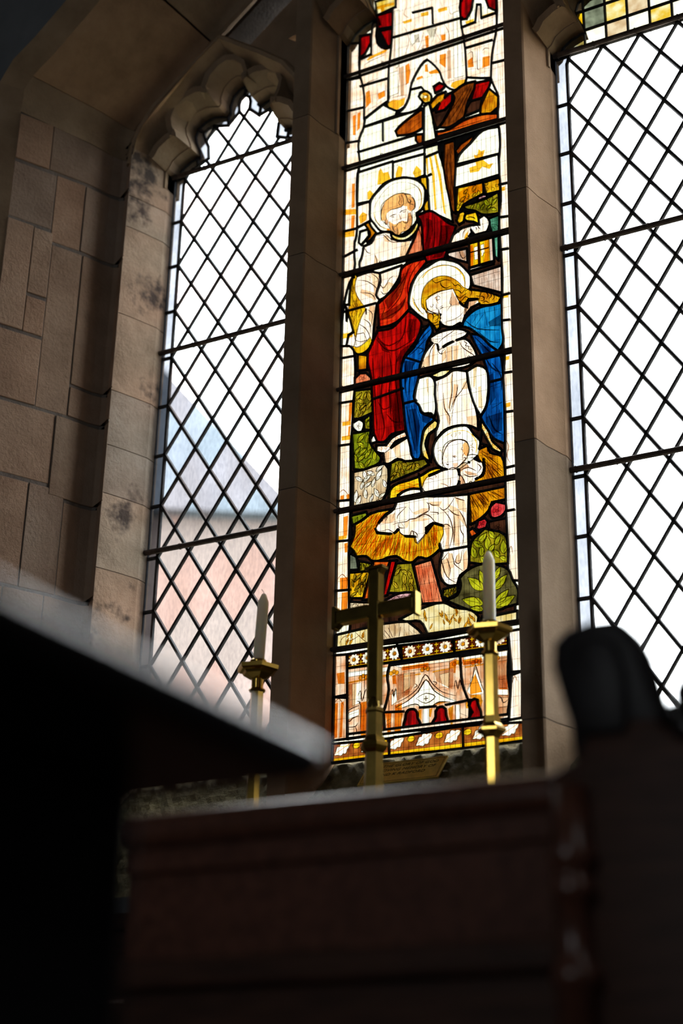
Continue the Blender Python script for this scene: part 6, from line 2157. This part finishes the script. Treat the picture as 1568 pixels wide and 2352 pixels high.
hw, th = 0.0135, 0.011
up_o = cpart(MB().box(-hw, hw, -th, th, 1.715, ZT), 'upright')
arm_o = cpart(MB().box(-0.112, 0.112, -th + 0.0004, th - 0.0004, ZJ - 0.0155, ZJ + 0.0155), 'arm')
for s in (-1, 1):
    cpart(MB().column([(s * 0.112, -th - 0.001), (s * 0.122, -th - 0.003), (s * 0.122, th + 0.003), (s * 0.112, th + 0.001)], ZJ - 0.030, ZJ + 0.030), 'arm_end', bevel=0.002)
    cpart(MB().prism([(s * 0.098, ZJ - 0.0155), (s * 0.113, ZJ - 0.0155), (s * 0.113, ZJ - 0.028)], -th, th), 'fillet', bevel=0.0)
    cpart(MB().prism([(s * 0.098, ZJ + 0.0155), (s * 0.113, ZJ + 0.0155), (s * 0.113, ZJ + 0.028)], -th, th), 'fillet', bevel=0.0)
    cpart(MB().prism([(s * hw, ZT - 0.014), (s * 0.024, ZT + 0.001), (s * hw, ZT + 0.001)], -th, th), 'fillet', bevel=0.0)
    for z0, z1 in ((1.73, ZJ - 0.022), (ZJ + 0.022, ZT - 0.012)):
        cpart(MB().box(s * hw - 0.0022, s * hw + 0.0022, -th - 0.002, th + 0.002, z0, z1), 'rim', 'brass', 0.001, up_o)
    for zz in (ZJ - 0.0155, ZJ + 0.0155):
        a, b2 = sorted((s * 0.016, s * 0.105))
        cpart(MB().box(a, b2, -th - 0.002, th + 0.002, zz - 0.002, zz + 0.002), 'rim', 'brass', 0.001, arm_o)
cpart(MB().box(-0.027, 0.027, -th - 0.003, th + 0.003, ZT, ZT + 0.008), 'top_cap', bevel=0.002)
R6 = math.radians(8)
for prof, nm in (([(0.030, SH + 0.14), (0.0225, 1.612)], 'tapering_stand'), ([(0.070, SH), (0.070, SH + 0.03), (0.050, SH + 0.05), (0.036, SH + 0.14)], 'foot'),
                 ([(0.0225, 1.610), (0.031, 1.618), (0.035, 1.626), (0.034, 1.634), (0.027, 1.639), (0.0255, 1.648), (0.0215, 1.652)], 'knop'),
                 ([(0.0215, 1.650), (0.0205, 1.708), (0.0235, 1.712), (0.0235, 1.719), (0.0195, 1.722)], 'socket')):
    MB().lathe(prof, CXc, AY, 6, R6).build(nm, 'brass_dull' if nm != 'knop' else 'brass', cross)
MB().lathe([(0.0165, 1.715), (0.0165, 1.735), (0.012, 1.745), (0.004, 1.75)], CXc, AY - 0.004, 14).build('rounded_tongue', 'brass_dull', cross, smooth=True)

# brass memorial plate fixed to the sloping sill
pl = empty('memorial_plate', label='engraved brass memorial plate on the sloping sill below the stained glass', category='plaque')
th_ = math.atan2(0.44, 0.40)
PM = Matrix.Translation((0.0, -0.012, 1.706)) @ Matrix.Rotation(th_, 4, 'X')
mb = MB().box(-0.150, 0.085, -0.098, 0.0, 0.006, 0.0125)
mb.v = [tuple(PM @ Vector(v)) for v in mb.v]
plate_o = mb.build('plate', 'brass_plate', pl, bevel=0.001)
for a, b_, c, d in ((-0.144, 0.079, -0.0075, -0.0062), (-0.144, 0.079, -0.0925, -0.0912), (0.0778, 0.079, -0.0925, -0.0062), (-0.144, -0.1428, -0.0925, -0.0062)):
    mb = MB().box(a, b_, c, d, 0.0124, 0.0128)
    mb.v = [tuple(PM @ Vector(v)) for v in mb.v]
    mb.build('engraved_border', 'engraving', plate_o)
for txt, sz, xx, yy in (('TO THE GLORY OF GOD', 0.0165, -0.033, -0.026), ('IN LOVING MEMORY OF', 0.0165, -0.033, -0.046), ('AND K RADFORD', 0.0165, -0.033, -0.066)):
    cu = bpy.data.curves.new('inscription', 'FONT')
    cu.body = txt
    cu.size = sz
    cu.align_x = 'CENTER'
    cu.shear = 0.25
    cu.extrude = 0.0001
    cu.space_character = 1.05
    cu.materials.append(MAT['engraving'])
    o = bpy.data.objects.new('inscription', cu)
    me = bpy.data.meshes.new_from_object(o)
    bpy.data.objects.remove(o, do_unlink=True)
    L = PM @ Matrix.Translation((xx, yy, 0.0129))
    me.transform(L)
    o = bpy.data.objects.new('inscription', me)
    COL.objects.link(o)
    o.parent = pl

# ------------------------------------------------------------------ foreground pew, bench end and reading desk
PY = -1.95
pew = empty('pew', label='dark panelled pew back with a moulded top rail across the foreground', category='pew')
ZP = 1.124
X0, X1 = 0.50, 1.117
mb = MB()
rail = [(0.030 * math.cos(math.radians(q)), 0.030 * math.sin(math.radians(q))) for q in range(-40, 221, 10)]
mb.v = [(x, PY + y, ZP - 0.030 + z) for x in (X0, X1) for y, z in rail]
n = len(rail)
mb.f = [(i, (i + 1) % n, (i + 1) % n + n, i + n) for i in range(n)] + [tuple(range(n)), tuple(range(2 * n - 1, n - 1, -1))]
mb.build('top_rail', 'wood_gloss', pew, smooth=True, angle=0.5)
MB().box(X0, X1, PY - 0.016, PY + 0.016, ZP - 0.085, ZP - 0.044).build('frieze_rail', 'wood_red', pew, bevel=0.004)
MB().box(X0, X1, PY - 0.008, PY + 0.010, ZP - 0.20, ZP - 0.083).build('upper_panel', 'wood_red', pew, bevel=0.003)
MB().box(X0, X1, PY - 0.022, PY + 0.016, ZP - 0.235, ZP - 0.196).build('middle_rail', 'wood', pew, bevel=0.006)
MB().box(X0, X1, PY - 0.006, PY + 0.010, 0.30, ZP - 0.233).build('lower_panel', 'wood', pew, bevel=0.003)
MB().box(X0, X1, PY - 0.024, PY + 0.018, 0.0, 0.31).build('plinth', 'wood', pew, bevel=0.006)

be = empty('bench_end', label='carved dark bench end with a poppyhead finial beside the pew', category='bench end')
EX, EY = 1.205, PY - 0.01


def carve(poly, y0, y1, name, mat='wood_black', bevel=0.012, parent=be):
    return MB().prism(poly, y0, y1).build(name, mat, parent, bevel=bevel, seg=3, smooth=True, angle=1.2)


carve([(1.118, 0.0), (1.42, 0.0), (1.42, 1.10), (1.30, 1.125), (1.250, 1.165), (1.175, 1.165), (1.155, 1.125), (1.118, 1.110)], EY - 0.035, EY + 0.035, 'end_board', 'wood', 0.008)
carve([(1.150, 1.12), (1.146, 1.17), (1.136, 1.205), (1.126, 1.245), (1.128, 1.275), (1.142, 1.290), (1.175, 1.297), (1.208, 1.297), (1.226, 1.285), (1.240, 1.255), (1.252, 1.205), (1.262, 1.165), (1.272, 1.13), (1.25, 1.10)], EY - 0.030, EY + 0.030, 'poppyhead', 'wood_black', 0.014)
carve([(1.160, 1.15), (1.150, 1.22), (1.158, 1.262), (1.185, 1.275), (1.212, 1.262), (1.222, 1.22), (1.222, 1.15)], EY - 0.042, EY - 0.028, 'carved_leaf', 'wood_black', 0.006)
for (cx, cz, rr) in ((1.300, 1.190, 0.026), (1.322, 1.162, 0.022), (1.290, 1.150, 0.02), (1.275, 1.168, 0.016)):
    mb = MB()
    q = [(rr * math.sin(a), cz - rr * math.cos(a)) for a in [math.pi * i / 10 for i in range(11)]]
    q[0], q[-1] = (0.001, q[0][1]), (0.001, q[-1][1])
    mb.lathe(q, cx, EY - 0.02, 18).build('carved_lobe', 'wood_black_gloss', be, smooth=True, angle=2)
MB().lathe([(0.022, 0.0), (0.022, 0.86), (0.028, 0.866), (0.030, 0.878), (0.024, 0.888), (0.018, 0.90), (0.017, 0.955), (0.024, 0.962), (0.027, 0.972), (0.022, 0.982), (0.019, 0.99), (0.027, 1.0), (0.029, 1.01), (0.022, 1.024), (0.020, 1.09)], 1.150, EY - 0.045, 24).build('turned_shaft', 'wood_gloss', be, smooth=True, angle=2)

desk = empty('reading_desk', label='dark reading desk with a rounded varnished edge closest to the camera', category='desk')
DX, DYF, DZ = 1.270, -2.80, 0.938
mb = MB()
nose = [(DX - 0.016 + 0.016 * math.cos(math.radians(q)), DZ - 0.016 + 0.016 * math.sin(math.radians(q))) for q in range(-90, 91, 10)]
sec = [(0.55, DZ - 0.032)] + nose + [(0.55, DZ)]
n = len(sec)
mb.v = [(x, y, z) for y in (-3.62, DYF) for x, z in sec]
mb.f = [(i, (i + 1) % n, (i + 1) % n + n, i + n) for i in range(n)] + [tuple(range(n)), tuple(range(2 * n - 1, n - 1, -1))]
mb.build('desk_top', 'wood_black_gloss', desk, bevel=0.006, seg=3, smooth=True, angle=0.9)
MB().box(0.60, DX - 0.135, -3.60, DYF - 0.03, 0.0, DZ - 0.032).build('body', 'wood_black', desk, bevel=0.006)
